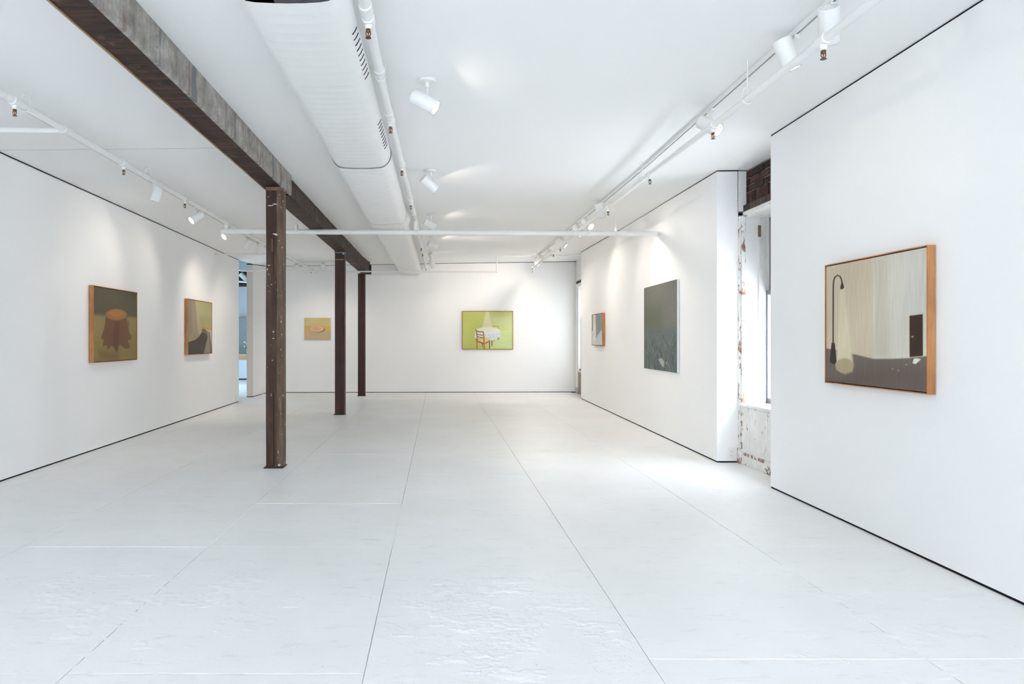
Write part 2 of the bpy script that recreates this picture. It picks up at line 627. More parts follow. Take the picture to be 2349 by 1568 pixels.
relief('flaking_paint', -0.24, 0.84, 2.45, 4.2, 0.006, (0.30, 3.25), (0.60, 0.95), 0.0044, 3, 0.475)
relief('flaking_paint', -3.2, -0.32, 2.5, 4.25, 0.010, (-1.6, 3.3), (1.6, 1.0), 0.0038, 40, 0.58)
relief('flaking_paint', 0.9, 3.0, 2.5, 4.25, 0.010, (1.9, 3.3), (1.2, 1.0), 0.0034, 70, 0.585)
relief('flaking_paint', -3.6, 0.8, 4.35, 7.2, 0.014, (-1.2, 5.6), (2.4, 1.6), 0.003, 90, 0.60)

# ------------------------------------------------------------------ ceiling
xs = [-9.0, -4.2, -2.4, -0.6, 1.2, 3.1, 3.7]
ysg = [-3.8, 0, 3, 6.25, 7.2, 9, 11, 13, 14.34, 15.08, 15.54, 16.3, 16.95]
cm = MB()
vs, fs = [], []
for y in ysg:
    for x in xs[1:]:
        vs.append((x, y, ceil_z(x, y)))
W_ = len(xs) - 1
nv = len(vs)
vs += [(p[0], p[1], 3.45) for p in vs]
for j in range(len(ysg) - 1):
    for i in range(W_ - 1):
        a = j * W_ + i
        fs.append((a, a + W_, a + W_ + 1, a + 1))
        fs.append((nv + a, nv + a + 1, nv + a + W_ + 1, nv + a + W_))
for j in range(len(ysg) - 1):
    for i in (0, W_ - 1):
        a = j * W_ + i
        fs.append((a, a + W_, nv + a + W_, nv + a))
for i in range(W_ - 1):
    for j in (0, len(ysg) - 1):
        a = j * W_ + i
        fs.append((a, a + 1, nv + a + 1, nv + a))
ceiling = cm.add(vs, fs).build('ceiling', CEIL)
structure(ceiling, 'smooth white plaster ceiling crossed by pipes and lighting tracks')
sm = MB()
sm.box(-4.0, -1.80, 6.205, 6.212, 3.02, 3.027)
sm.v = [(x, y, ceil_z(x, y) - (0.0012 if z < 3.024 else -0.004)) for x, y, z in sm.v]
sm.build('plaster_joint', m_plain('plaster_joint_grey', (0.52, 0.51, 0.50), 0.7), ceiling)


# ------------------------------------------------------------------ wall panels with shadow gaps at head and foot
def panel(name, path, back, label, foot=0.014, head=0.012, mat=WALL, head_fn=None):
    """path: face line (x, y) points; back: matching points behind; solid white panel over a recessed black strip"""
    poly = list(path) + list(back)[::-1]
    top = [(ceil_z(*p) - head) for p in path]
    top += [(ceil_z(*p) - head) for p in list(back)[::-1]]
    o = MB().prism(poly, foot, top).build(name, mat)
    structure(o, label)
    ins = []
    for p, q in zip(path, back):
        d = Vector((q[0] - p[0], q[1] - p[1]))
        d = d * min(0.8, 0.004 / d.length)
        ins.append((p[0] + d.x, p[1] + d.y))
    poly2 = ins + list(back)[::-1]
    MB().prism(poly2, -0.006, foot + 0.0005).build('gap_shade_strip', DARK, o)  # nearly flush black strip, its colour stands in for the gap's shade
    MB().prism(poly2, [ceil_z(*p) - head - 0.0005 for p in poly2], [ceil_z(*p) + 0.02 for p in poly2]).build('gap_shade_strip', DARK, o)
    return o


yl = [Y_FRONT, 0, 3, 6.25, 9, 12, 14.34]
panel('wall_left', [(x_left(y), y) for y in yl], [(x_left(y) - 0.30, y) for y in yl], 'long white gallery wall hung with the tree stump painting')
panel('wall_left_far', [(-4.207, 15.54), (-4.207, 16.9)], [(-4.356, 15.54), (-4.356, 16.9)], 'short white wall between the doorway and the back wall')
MB().box(-4.355, -4.210, 15.532, 15.541, 0.02, 3.008).build('wall_end', BEIGE, bpy.data.objects['wall_left_far'])  # beige colour carries the shade on the wall's end face
xb = [-4.21, -2, 0, 2, 3.6]
panel('wall_back', [(x, y_back(x)) for x in xb[::-1]], [(x, y_back(x) + 0.25) for x in xb[::-1]], 'white end wall holding the green table painting')
yr = [Y_FRONT, 0, 3, 6.005]
panel('wall_right', [(x_near(y), y) for y in yr[::-1]], [(x_near(y) + 0.14, y) for y in yr[::-1]], 'near white wall panel hung with the street lamp painting')
yf = [7.245, 9.5, 12, 15.08]
panel('wall_right_far', [(x_far(y), y) for y in yf[::-1]] , [(3.185, 15.08), (3.185, 12), (3.185, 9.5), (3.185, 7.245)],
      'far white wall panel hung with the dark field painting', foot=0.014)
# the return of that panel is scribed around the window casing and reaches the brick above it
ret = MB()
ret.box(3.18, 3.272, 7.245, 7.36, 2.66, 3.088)
ret.build('scribed_return', WALL, bpy.data.objects['wall_right_far'])

# wall behind the camera with three street windows
fw = MB()
z_head = 2.85
fw.box(-4.4, 3.7, Y_FRONT - 0.25, Y_FRONT, -0.02, 0.65)
fw.box(-4.4, 3.7, Y_FRONT - 0.25, Y_FRONT, z_head, 3.3)
edges = [-4.4, -3.35, -1.85, -1.3, 0.2, 0.75, 2.25, 3.7]
for a, b in ((0, 1), (2, 3), (4, 5), (6, 7)):
    fw.box(edges[a], edges[b], Y_FRONT - 0.25, Y_FRONT, 0.65, z_head)
structure(fw.build('wall_front', WALL), 'white street wall with three tall windows behind the camera')
for i, (a, b) in enumerate(((1, 2), (3, 4), (5, 6))):
    x0, x1 = edges[a], edges[b]
    w = MB()
    for bx in ((x0, x0 + 0.05, 0.65, z_head), (x1 - 0.05, x1, 0.65, z_head), (x0, x1, 0.65, 0.71), (x0, x1, z_head - 0.05, z_head), (x0, x1, 1.72, 1.78)):
        w.box(bx[0], bx[1], Y_FRONT - 0.16, Y_FRONT - 0.10, bx[2], bx[3])
    wo = structure(w.build('window_%d' % (i + 3), TRIMW), 'white double hung street window, number %s from the left' % ('one', 'two', 'three')[i])
    MB().box(x0 + 0.04, x1 - 0.04, Y_FRONT - 0.132, Y_FRONT - 0.128, 0.70, z_head - 0.04).build('pane', GLASS, wo)


# ------------------------------------------------------------------ outer brick wall on the right with two windows
def ybox(mb, y0, y1, dx0, dx1, z0, z1):
    """box following the outer wall's line; dx from its inner face (positive = outwards)"""
    p = [(x_out(y0) + dx0, y0), (x_out(y0) + dx1, y0), (x_out(y1) + dx1, y1), (x_out(y1) + dx0, y1)]
    mb.prism(p, z0, z1)
    return mb


W1 = (5.98, 7.205)
W2 = (15.42, 16.64)
ob = MB()
ybox(ob, Y_FRONT - 0.2, W1[0], 0.012, 0.40, -0.02, 3.4)
ybox(ob, W1[1], W2[0], 0.012, 0.40, -0.02, 3.4)
ybox(ob, W2[1], 17.3, 0.012, 0.40, -0.02, 3.4)
for wv in (W1, W2):
    ybox(ob, wv[0], wv[1], 0.012, 0.40, -0.02, 0.60)
    ybox(ob, wv[0], wv[1], 0.012, 0.40, 2.66, 3.4)
brick = ob.build('wall_brick', MORTAR)
structure(brick, 'bare dark brick outer wall above and around the side window')


def brick_area(y0, y1, z0, z1, soldier_to=None):
    """courses of single bricks laid on the outer wall's face"""
    z = z0
    course = 0
    while z < z1 - 0.02:
        h = 0.064
        ln = 0.205
        if soldier_to is not None and z < soldier_to:
            h = soldier_to - z
            ln = 0.062
        y = y0 - (0.11 if course % 2 else 0.02) * (1 if ln > 0.1 else 0)
        while y < y1:
            a, b = max(y, y0), min(y + ln, y1)
            if b - a > 0.02:
                d = RNG.uniform(-0.010, 0.008)
                j = [RNG.uniform(-0.005, 0.005) for _ in range(4)]
                zt = min(z + h, min(ceil_z(3.3, a), z1) - 0.004)
                if zt > z + 0.015:
                    m = MB()
                    ybox(m, a + j[0], b + j[1], d, 0.05, z + j[2], zt + j[3])
                    m.build('brick', RNG.choice(BRICKM), brick, False, 0.004)
            y += ln + 0.011
        z += h + 0.011
        course += 1


brick_area(6.55, 7.32, 2.735, 3.12, 2.855)
_pm = MB()
ybox(_pm, 15.3, 16.93, -0.004, 0.02, 2.72, 3.28)
_pm.build('plaster_patch', m_peel('old_pale_plaster', 0.60, (0.30, 0.20, 0.14)), brick)


def side_window(name, w, sill, head, lab, detail):
    sh = 0.0 if detail else -0.10
    mid0 = 1.785
    root = empty(name, (x_out(w[0]) + 0.1, w[0], sill))
    structure(root, lab)
    y0, y1 = w
    # timber lintel and head
    m = MB()
    ybox(m, y0 - 0.12, y1 + 0.045, -0.045, 0.012, head + 0.055, head + 0.125)
    m.build('lintel', BEAMS, root, False, 0.006)
    m = MB()
    ybox(m, y0 - 0.05, y1 + 0.03, -0.055, 0.20, head + 0.012, head + 0.05)
    ybox(m, y0 - 0.05, y1 + 0.03, -0.03, 0.24, head - 0.012, head + 0.02)
    m.build('head_board', PEEL2, root)
    # jambs: broad splayed board, stop, blind stop
    for s, yj in ((1, y1), (-1, y0)):
        m = MB()
        a, b = (yj - 0.012, yj + 0.03) if s > 0 else (yj - 0.03, yj + 0.012)
        ybox(m, a, b, -0.05 if detail else 0.0, 0.09, sill, head)
        m.build('jamb', TRIMW if detail else TRIMW, root, False, 0.003)
        m = MB()
        a, b = (yj - 0.035, yj + 0.02) if s > 0 else (yj - 0.02, yj + 0.035)
        ybox(m, a, b, 0.09 + sh, 0.165 + sh, sill, head)
        ybox(m, a, b, 0.165 + sh, 0.197 + sh, mid0 + 0.03, head)
        m.build('sash_stop', PEEL2, root, False, 0.003)
        if not detail:
            continue
        # moulded casing on the wall face
        m = MB()
        a, b = (yj - 0.004, yj + 0.045) if s > 0 else (yj - 0.045, yj + 0.004)
        ybox(m, a, b, -0.100, -0.050, 0.02 if detail else sill - 0.05, head + 0.01)
        m.build('casing', PEEL, root, False, 0.006)
        m = MB()
        a, b = (yj - 0.03, yj - 0.006) if s > 0 else (yj + 0.006, yj + 0.03)
        ybox(m, a, b, -0.088, -0.050, 0.02 if detail else sill, head)
        m.build('casing_bead', PEEL, root, False, 0.004)
    # sill board
    m = MB()
    ybox(m, y0 - 0.02, y1 + 0.02, -0.105 if detail else -0.02, 0.2, sill - 0.03, sill)
    m.build('sill', PEEL2, root, False, 0.006)
    mid = 1.785
    fr = GREYM
    # sashes: each a frame of stiles and rails with a pane
    for nm, za, zb, off, gl in (('upper_sash', mid - 0.02, head - 0.01, 0.20 + sh, DARKVIEW if detail else GLASS), ('lower_sash', sill, mid + 0.03, 0.165 + sh, GLASS)):
        m = MB()
        st = 0.036
        ybox(m, y0 + 0.03, y0 + 0.03 + st, off, off + 0.03, za, zb)
        ybox(m, y1 - 0.03 - st, y1 - 0.03, off, off + 0.03, za, zb)
        ybox(m, y0 + 0.03, y1 - 0.03, off, off + 0.03, za, za + 0.055)
        ybox(m, y0 + 0.03, y1 - 0.03, off, off + 0.03, zb - 0.042, zb)
        s_ = m.build(nm, fr, root)
        m = MB()
        ybox(m, y0 + 0.05, y1 - 0.05, off + 0.012, off + 0.016, za + 0.04, zb - 0.03)
        m.build('pane', gl, s_)
    return root


w1 = side_window('window_1', W1, 0.635, 2.60, 'old double hung window with peeling white casing and grey sashes', True)
# panelled board under the sill, with a raised frame and scuffed plinth
m = MB()
ybox(m, W1[0] - 0.2, W1[1] - 0.03, -0.085, 0.012, 0.0, 0.61)
m.build('apron_board', m_peel('apron_peeling_paint', 0.615), w1)
m = MB()
for (a, b, c, d) in ((7.00, 7.02, 0.17, 0.53), (6.60, 6.62, 0.17, 0.53), (6.60, 7.02, 0.52, 0.535), (6.60, 7.02, 0.165, 0.18)):
    ybox(m, a, b, -0.092, -0.08, c, d)
m.build('apron_moulding', PEEL2, w1, False, 0.002)
m = MB()
ybox(m, W1[0] - 0.2, W1[1] - 0.035, -0.094, -0.08, 0.0, 0.095)
m.build('apron_plinth', m_peel('stained_plinth_paint', 0.57, (0.10, 0.06, 0.045), (1, 0.6, 1.6), 7.0), w1)
m = MB()
ybox(m, W1[0] - 0.2, W1[1] - 0.035, -0.098, -0.082, 0.095, 0.125)
m.build('apron_rail', PEEL3, w1, False, 0.003)
m = MB()
ybox(m, 7.165, 7.242, -0.112, -0.05, 0.0, 0.155)
m.build('casing_plinth_block', PEEL3, w1, False, 0.004)
MB().box(3.36, 3.385, 7.155, 7.172, 2.38, 2.50).build('bare_wood_chip', m_plain('bare_wood', (0.24, 0.13, 0.06), 0.7), w1)
w2 = side_window('window_2', W2, 0.55, 2.60, 'far side window half hidden at the corner of the back wall', False)
m = MB()
ybox(m, W2[1] + 0.02, 16.93, -0.02, 0.01, 0.0, 0.14)
structure(m.build('baseboard_right', m_paint('old_grey_baseboard', (0.52, 0.50, 0.46), 0.6, 0.1, 8)), 'old grey baseboard stub beside the far side window')
m = MB()
ybox(m, W2[1] + 0.035, 16.93, -0.015, 0.011, 0.14, 2.72)
structure(m.build('trim_1', TRIMW), 'white boarded strip between the far side window and the back wall')

# ------------------------------------------------------------------ the pictures' painted shapes: polygons in canvas coordinates, colour, softness
PAINTINGS = {
 'street': ((196, 182, 158), [
  ([[0.468,1.097],[1.044,1.018],[1.043,-0.055],[0.531,-0.119],[0.521,1.018]], (203, 199, 186), 0.004),
  ([[0.534,0.998],[0.659,0.998],[0.684,0.227],[0.536,0.216]], (192, 184, 168), 0.06),
  ([[0.796,1.002],[1.01,0.993],[1.01,0.546],[0.835,0.473]], (203, 200, 190), 0.12),
  ([[-0.012,0.288],[0.127,0.276],[0.341,0.243],[0.528,0.214],[0.684,0.22],[0.854,0.231],[0.863,0.237],[1.01,0.251],[1.01,-0.014],[-0.02,-0.016]], (108, 97, 88), 0.006),
  ([[0.365,0.124],[1.01,0.182],[1.01,-0.014],[-0.02,-0.026]], (98, 86, 79), 0.08),
  ([[0.167,0.794],[0.22,0.797],[0.28,0.391],[0.315,0.157],[0.301,0.111],[0.223,0.088],[0.129,0.118],[0.116,0.164],[0.138,0.39]], (206, 197, 168), 0.03),
  ([[0.317,0.153],[0.315,0.139],[0.308,0.126],[0.297,0.113],[0.281,0.103],[0.263,0.094],[0.242,0.088],[0.22,0.085],[0.197,0.085],[0.176,0.088],[0.156,0.094],[0.14,0.103],[0.127,0.114],[0.119,0.127],[0.116,0.141],[0.119,0.155],[0.126,0.169],[0.138,0.182],[0.155,0.193],[0.174,0.201],[0.196,0.207],[0.218,0.209],[0.24,0.209],[0.261,0.205],[0.28,0.199],[0.296,0.19],[0.307,0.179],[0.315,0.166]], (170, 155, 124), 0.008),
  ([[0.092,0.333],[0.093,0.58],[0.094,0.82],[0.099,0.866],[0.111,0.893],[0.137,0.905],[0.16,0.893],[0.175,0.867],[0.184,0.839],[0.2,0.84],[0.19,0.87],[0.172,0.9],[0.135,0.917],[0.097,0.902],[0.082,0.87],[0.077,0.821],[0.076,0.581],[0.075,0.333]], (58, 48, 44), 0.003),
  ([[0.185,0.851],[0.198,0.846],[0.215,0.798],[0.191,0.784],[0.166,0.793]], (62, 50, 44), 0.003),
  ([[0.065,0.338],[0.104,0.334],[0.126,0.174],[0.101,0.147],[0.039,0.17]], (56, 47, 44), 0.003),
  ([[0.853,0.542],[0.975,0.549],[0.978,0.248],[0.854,0.233]], (200, 192, 160), 0.008),
  ([[0.859,0.534],[0.969,0.541],[0.971,0.249],[0.86,0.237]], (58, 42, 34), 0.003),
  ([[0.875,0.388],[0.894,0.387],[0.893,0.379],[0.877,0.379]], (190, 160, 100), 0.003),
  ([[0.885,0.197],[0.898,0.228],[0.92,0.232],[0.953,0.226],[0.938,0.212],[0.912,0.191]], (214, 210, 198), 0.004),
  ([[0.715,0.145],[0.714,0.142],[0.711,0.141],[0.707,0.142],[0.706,0.144],[0.707,0.147],[0.711,0.148],[0.714,0.147]], (190, 185, 175), 0.003),
  ([[0.768,0.137],[0.767,0.135],[0.763,0.134],[0.76,0.134],[0.759,0.136],[0.76,0.139],[0.763,0.14],[0.767,0.139]], (190, 185, 175), 0.003),
  ([[0.838,0.183],[0.837,0.181],[0.833,0.179],[0.829,0.18],[0.827,0.182],[0.829,0.185],[0.833,0.186],[0.837,0.185]], (190, 185, 175), 0.003),
 ]),
 'stump': ((92, 84, 66), [
  ([[-0.043,0.625],[0.25,0.626],[1.027,0.629],[1.03,-0.079],[-0.027,-0.028]], (142, 122, 80), 0.03),
  ([[-0.036,0.347],[1.028,0.369],[1.03,-0.079],[-0.027,-0.028]], (136, 116, 68), 0.1),
  ([[0.098,0.152],[0.544,0.087],[0.516,0.008],[0.139,0.049]], (118, 96, 62), 0.08),
  ([[0.751,0.582],[0.815,0.574],[0.8,0.433],[0.768,0.489]], (110, 98, 66), 0.02),
  ([[0.257,0.628],[0.226,0.452],[0.147,0.317],[0.167,0.303],[0.208,0.296],[0.187,0.211],[0.203,0.202],[0.285,0.219],[0.282,0.16],[0.3,0.156],[0.397,0.215],[0.455,0.17],[0.5,0.111],[0.521,0.133],[0.56,0.226],[0.663,0.184],[0.724,0.157],[0.802,0.168],[0.837,0.195],[0.77,0.284],[0.865,0.302],[0.873,0.326],[0.8,0.424],[0.76,0.526],[0.743,0.638]], (112, 80, 58), 0.008),
  ([[0.45,0.554],[0.568,0.558],[0.557,0.231],[0.5,0.124],[0.411,0.233]], (100, 70, 54), 0.05),
  ([[0.751,0.662],[0.744,0.643],[0.725,0.625],[0.694,0.608],[0.653,0.594],[0.605,0.583],[0.552,0.575],[0.496,0.571],[0.442,0.571],[0.39,0.576],[0.345,0.584],[0.307,0.595],[0.279,0.608],[0.261,0.624],[0.255,0.641],[0.261,0.659],[0.278,0.676],[0.305,0.692],[0.343,0.706],[0.388,0.718],[0.439,0.726],[0.494,0.731],[0.55,0.732],[0.603,0.729],[0.652,0.721],[0.693,0.71],[0.724,0.696],[0.744,0.68]], (152, 104, 58), 0.006),
  ([[0.685,0.673],[0.681,0.661],[0.667,0.65],[0.645,0.639],[0.616,0.63],[0.582,0.623],[0.544,0.618],[0.504,0.615],[0.465,0.615],[0.428,0.617],[0.395,0.622],[0.368,0.629],[0.348,0.637],[0.335,0.647],[0.33,0.658],[0.334,0.669],[0.347,0.68],[0.367,0.69],[0.394,0.699],[0.427,0.706],[0.464,0.712],[0.503,0.715],[0.543,0.716],[0.581,0.714],[0.615,0.71],[0.644,0.703],[0.666,0.694],[0.68,0.684]], (162, 110, 60), 0.03),
 ]),
 'drape': ((170, 165, 122), [
  ([[0.456,0.728],[1.036,0.722],[1.04,0.519],[0.458,0.534]], (158, 154, 110), 0.08),
  ([[0.498,0.529],[1.041,0.503],[1.042,0.452],[0.538,0.472]], (178, 146, 72), 0.015),
  ([[0.619,0.466],[1.042,0.457],[1.049,0.158],[0.903,0.211]], (186, 172, 152), 0.008),
  ([[-0.043,1.018],[0.274,1.003],[0.331,0.818],[0.458,0.583],[0.558,0.426],[0.46,0.34],[0.279,0.267],[-0.044,0.216]], (152, 137, 114), 0.006),
  ([[0.005,1.009],[0.101,1.004],[0.177,0.411],[0.005,0.246]], (138, 124, 106), 0.07),
  ([[0.313,0.864],[0.352,0.843],[0.558,0.432],[0.46,0.346],[0.381,0.412]], (172, 158, 130), 0.03),
  ([[0.687,0.476],[0.87,0.421],[0.96,0.223],[1.009,-0.024],[0.626,-0.005],[0.81,0.308]], (142, 134, 116), 0.006),
  ([[0.87,0.415],[0.904,0.415],[1.024,-0.024],[0.936,-0.021]], (110, 102, 92), 0.01),
  ([[0.552,0.475],[0.687,0.479],[0.771,0.427],[0.814,0.364],[0.81,0.308],[0.558,0.417]], (108, 101, 92), 0.006),
  ([[-0.044,0.214],[0.279,0.265],[0.46,0.337],[0.555,0.417],[0.744,0.377],[0.81,0.308],[0.707,0.126],[0.632,-0.011],[-0.044,-0.013]], (78, 69, 64), 0.006),
 ]),
 'corner': ((208, 206, 204), [
  ([[-0.053,1.025],[0.072,1.009],[0.074,0.471],[-0.033,0.467]], (136, 140, 134), 0.012),
  ([[0.078,1.02],[0.346,1.011],[0.356,0.455],[0.095,0.455]], (218, 206, 188), 0.015),
  ([[0.346,1.022],[1.046,1.02],[1.04,0.474],[0.885,0.466],[0.383,0.211]], (126, 136, 140), 0.01),
  ([[0.548,0.949],[0.8,0.964],[0.77,0.518],[0.553,0.497]], (118, 128, 130), 0.06),
  ([[0.383,0.211],[0.891,0.468],[1.04,0.478],[1.034,-0.023],[0.508,-0.0]], (182, 190, 196), 0.01),
  ([[0.383,0.211],[0.508,-0.0],[0.212,0.001],[0.273,0.117]], (196, 200, 206), 0.02),
  ([[0.117,0.379],[0.189,0.38],[0.185,0.303],[0.126,0.302]], (150, 146, 138), 0.02),
 ]),
 'field': ((106, 105, 97), [
  ([[-0.03,0.762],[0.595,0.752],[0.554,0.489],[-0.03,0.474]], (92, 96, 78), 0.12),
  ([[-0.03,0.497],[1.033,0.486],[1.033,0.409],[-0.03,0.42]], (92, 99, 98), 0.05),
  ([[-0.03,0.415],[0.378,0.413],[1.033,0.432],[1.038,-0.017],[-0.031,-0.098]], (92, 101, 97), 0.03),
  ([[0.237,0.347],[0.237,0.304],[0.245,0.304],[0.246,0.347]], (80, 92, 88), 0.012),
  ([[0.565,0.273],[0.554,0.193],[0.569,0.193],[0.58,0.273]], (98, 104, 92), 0.012),
  ([[0.274,0.315],[0.277,0.277],[0.301,0.278],[0.298,0.315]], (58, 64, 66), 0.012),
  ([[0.658,0.286],[0.658,0.242],[0.669,0.243],[0.669,0.287]], (58, 64, 66), 0.012),
  ([[0.745,0.087],[0.732,-0.041],[0.748,-0.041],[0.761,0.087]], (120, 124, 112), 0.012),
  ([[0.394,0.284],[0.402,0.24],[0.425,0.241],[0.418,0.285]], (58, 64, 66), 0.012),
  ([[0.87,0.189],[0.923,0.138],[0.937,0.141],[0.884,0.192]], (98, 104, 92), 0.012),
  ([[0.855,0.202],[0.89,0.143],[0.902,0.145],[0.867,0.204]], (112, 122, 118), 0.012),
  ([[0.231,0.276],[0.222,0.205],[0.238,0.206],[0.246,0.276]], (98, 104, 92), 0.012),
  ([[0.533,0.142],[0.531,0.046],[0.549,0.047],[0.552,0.143]], (66, 74, 73), 0.012),
  ([[0.426,0.305],[0.435,0.248],[0.448,0.249],[0.439,0.305]], (120, 124, 112), 0.012),
  ([[0.603,0.15],[0.614,0.1],[0.634,0.102],[0.623,0.151]], (120, 124, 112), 0.012),
  ([[0.227,0.088],[0.238,-0.012],[0.251,-0.011],[0.241,0.088]], (112, 122, 118), 0.012),
  ([[0.289,0.392],[0.285,0.355],[0.31,0.354],[0.314,0.391]], (98, 104, 92), 0.012),
  ([[0.745,0.054],[0.751,0.02],[0.773,0.022],[0.767,0.056]], (58, 64, 66), 0.012),
  ([[0.672,0.08],[0.762,-0.041],[0.769,-0.04],[0.679,0.081]], (76, 84, 94), 0.012),
  ([[0.179,0.2],[0.193,0.156],[0.219,0.158],[0.205,0.202]], (98, 104, 92), 0.012),
  ([[0.587,0.244],[0.603,0.187],[0.623,0.188],[0.607,0.246]], (98, 104, 92), 0.012),
  ([[0.591,0.217],[0.64,0.172],[0.647,0.174],[0.599,0.218]], (66, 74, 73), 0.012),
  ([[0.031,0.312],[0.029,0.254],[0.038,0.254],[0.039,0.312]], (80, 92, 88), 0.012),
  ([[0.601,0.26],[0.633,0.227],[0.644,0.228],[0.611,0.262]], (80, 92, 88), 0.012),
  ([[0.667,0.311],[0.682,0.271],[0.696,0.273],[0.681,0.312]], (112, 122, 118), 0.012),
  ([[0.434,0.285],[0.501,0.216],[0.515,0.218],[0.448,0.287]], (66, 74, 73), 0.012),
  ([[0.006,0.272],[0.06,0.214],[0.075,0.216],[0.021,0.274]], (98, 104, 92), 0.012),
  ([[0.122,0.373],[0.15,0.327],[0.176,0.329],[0.148,0.375]], (80, 92, 88), 0.012),
  ([[0.962,0.16],[1.038,0.061],[1.044,0.062],[0.968,0.161]], (80, 92, 88), 0.012),
  ([[0.067,0.292],[0.143,0.224],[0.166,0.229],[0.091,0.295]], (98, 104, 92), 0.012),
  ([[0.301,0.195],[0.322,0.097],[0.337,0.098],[0.315,0.196]], (112, 122, 118), 0.012),
  ([[0.668,0.134],[0.727,0.081],[0.747,0.085],[0.688,0.139]], (66, 74, 73), 0.012),
  ([[0.864,0.284],[0.866,0.225],[0.878,0.226],[0.876,0.284]], (76, 84, 94), 0.012),
  ([[0.114,0.013],[0.095,-0.111],[0.106,-0.111],[0.125,0.014]], (120, 124, 112), 0.012),
  ([[0.476,0.201],[0.496,0.14],[0.516,0.142],[0.497,0.202]], (112, 122, 118), 0.012),
  ([[0.918,0.405],[0.916,0.37],[0.934,0.37],[0.936,0.405]], (58, 64, 66), 0.012),
  ([[0.394,0.295],[0.435,0.26],[0.444,0.262],[0.403,0.297]], (76, 84, 94), 0.012),
  ([[0.338,0.051],[0.393,-0.071],[0.409,-0.069],[0.354,0.053]], (66, 74, 73), 0.012),
  ([[0.057,0.103],[0.085,0.057],[0.097,0.059],[0.069,0.104]], (58, 64, 66), 0.012),
  ([[0.128,0.231],[0.171,0.152],[0.178,0.152],[0.136,0.231]], (58, 64, 66), 0.012),
  ([[0.357,0.363],[0.378,0.314],[0.388,0.315],[0.367,0.364]], (98, 104, 92), 0.012),
  ([[0.403,0.099],[0.444,-0.021],[0.452,-0.02],[0.412,0.1]], (76, 84, 94), 0.012),
  ([[0.806,0.25],[0.835,0.166],[0.852,0.167],[0.823,0.252]], (80, 92, 88), 0.012),
  ([[0.037,0.037],[0.049,-0.022],[0.073,-0.02],[0.061,0.039]], (80, 92, 88), 0.012),
  ([[0.098,0.155],[0.098,0.088],[0.119,0.089],[0.119,0.156]], (98, 104, 92), 0.012),
  ([[0.508,0.25],[0.572,0.191],[0.59,0.194],[0.526,0.254]], (66, 74, 73), 0.012),
  ([[0.662,0.344],[0.693,0.31],[0.708,0.312],[0.678,0.347]], (76, 84, 94), 0.012),
  ([[0.048,0.277],[0.069,0.205],[0.091,0.206],[0.07,0.278]], (58, 64, 66), 0.012),
  ([[0.64,0.137],[0.658,0.05],[0.679,0.052],[0.661,0.139]], (80, 92, 88), 0.012),
  ([[0.794,0.18],[0.842,0.079],[0.854,0.08],[0.806,0.181]], (76, 84, 94), 0.012),
  ([[0.453,0.332],[0.469,0.279],[0.487,0.28],[0.472,0.333]], (112, 122, 118), 0.012),
  ([[0.449,0.152],[0.508,0.064],[0.519,0.066],[0.46,0.154]], (98, 104, 92), 0.012),
  ([[0.195,0.076],[0.308,-0.026],[0.316,-0.024],[0.203,0.077]], (120, 124, 112), 0.012),
  ([[0.935,0.325],[0.946,0.274],[0.956,0.275],[0.945,0.325]], (66, 74, 73), 0.012),
  ([[0.621,0.189],[0.612,0.099],[0.625,0.1],[0.634,0.189]], (58, 64, 66), 0.012),
  ([[0.948,0.333],[0.969,0.287],[0.983,0.288],[0.963,0.335]], (66, 74, 73), 0.012),
  ([[0.772,0.053],[0.802,0.009],[0.818,0.011],[0.788,0.056]], (120, 124, 112), 0.012),
  ([[0.217,0.079],[0.323,-0.021],[0.342,-0.017],[0.236,0.082]], (76, 84, 94), 0.012),
  ([[0.233,0.185],[0.248,0.134],[0.269,0.136],[0.254,0.187]], (76, 84, 94), 0.012),
  ([[0.645,0.037],[0.692,-0.103],[0.704,-0.102],[0.658,0.038]], (58, 64, 66), 0.012),
  ([[0.315,0.208],[0.324,0.134],[0.347,0.135],[0.338,0.209]], (80, 92, 88), 0.012),
  ([[0.708,0.16],[0.775,0.101],[0.789,0.104],[0.723,0.163]], (112, 122, 118), 0.012),
  ([[0.528,0.208],[0.592,0.112],[0.604,0.114],[0.541,0.209]], (58, 64, 66), 0.012),
  ([[0.313,0.354],[0.316,0.315],[0.34,0.316],[0.337,0.355]], (76, 84, 94), 0.012),
  ([[0.784,0.335],[0.791,0.297],[0.812,0.298],[0.805,0.336]], (112, 122, 118), 0.012),
  ([[0.409,0.159],[0.476,0.077],[0.491,0.079],[0.425,0.161]], (66, 74, 73), 0.012),
  ([[0.541,0.327],[0.535,0.291],[0.546,0.291],[0.553,0.327]], (66, 74, 73), 0.012),
  ([[0.271,0.051],[0.342,-0.054],[0.36,-0.052],[0.289,0.054]], (112, 122, 118), 0.012),
  ([[0.744,0.148],[0.854,0.04],[0.87,0.044],[0.76,0.152]], (76, 84, 94), 0.012),
  ([[0.373,0.41],[0.373,0.375],[0.387,0.375],[0.388,0.41]], (112, 122, 118), 0.012),
  ([[0.848,0.211],[0.848,0.174],[0.868,0.175],[0.867,0.212]], (98, 104, 92), 0.012),
  ([[0.534,0.18],[0.552,0.124],[0.562,0.125],[0.543,0.181]], (66, 74, 73), 0.012),
  ([[0.431,0.392],[0.422,0.351],[0.446,0.351],[0.454,0.391]], (112, 122, 118), 0.012),
  ([[0.065,0.338],[0.053,0.288],[0.065,0.288],[0.077,0.338]], (66, 74, 73), 0.012),
  ([[0.488,0.115],[0.536,0.066],[0.558,0.07],[0.511,0.119]], (120, 124, 112), 0.012),
  ([[0.877,0.147],[0.899,0.055],[0.907,0.056],[0.885,0.148]], (76, 84, 94), 0.012),
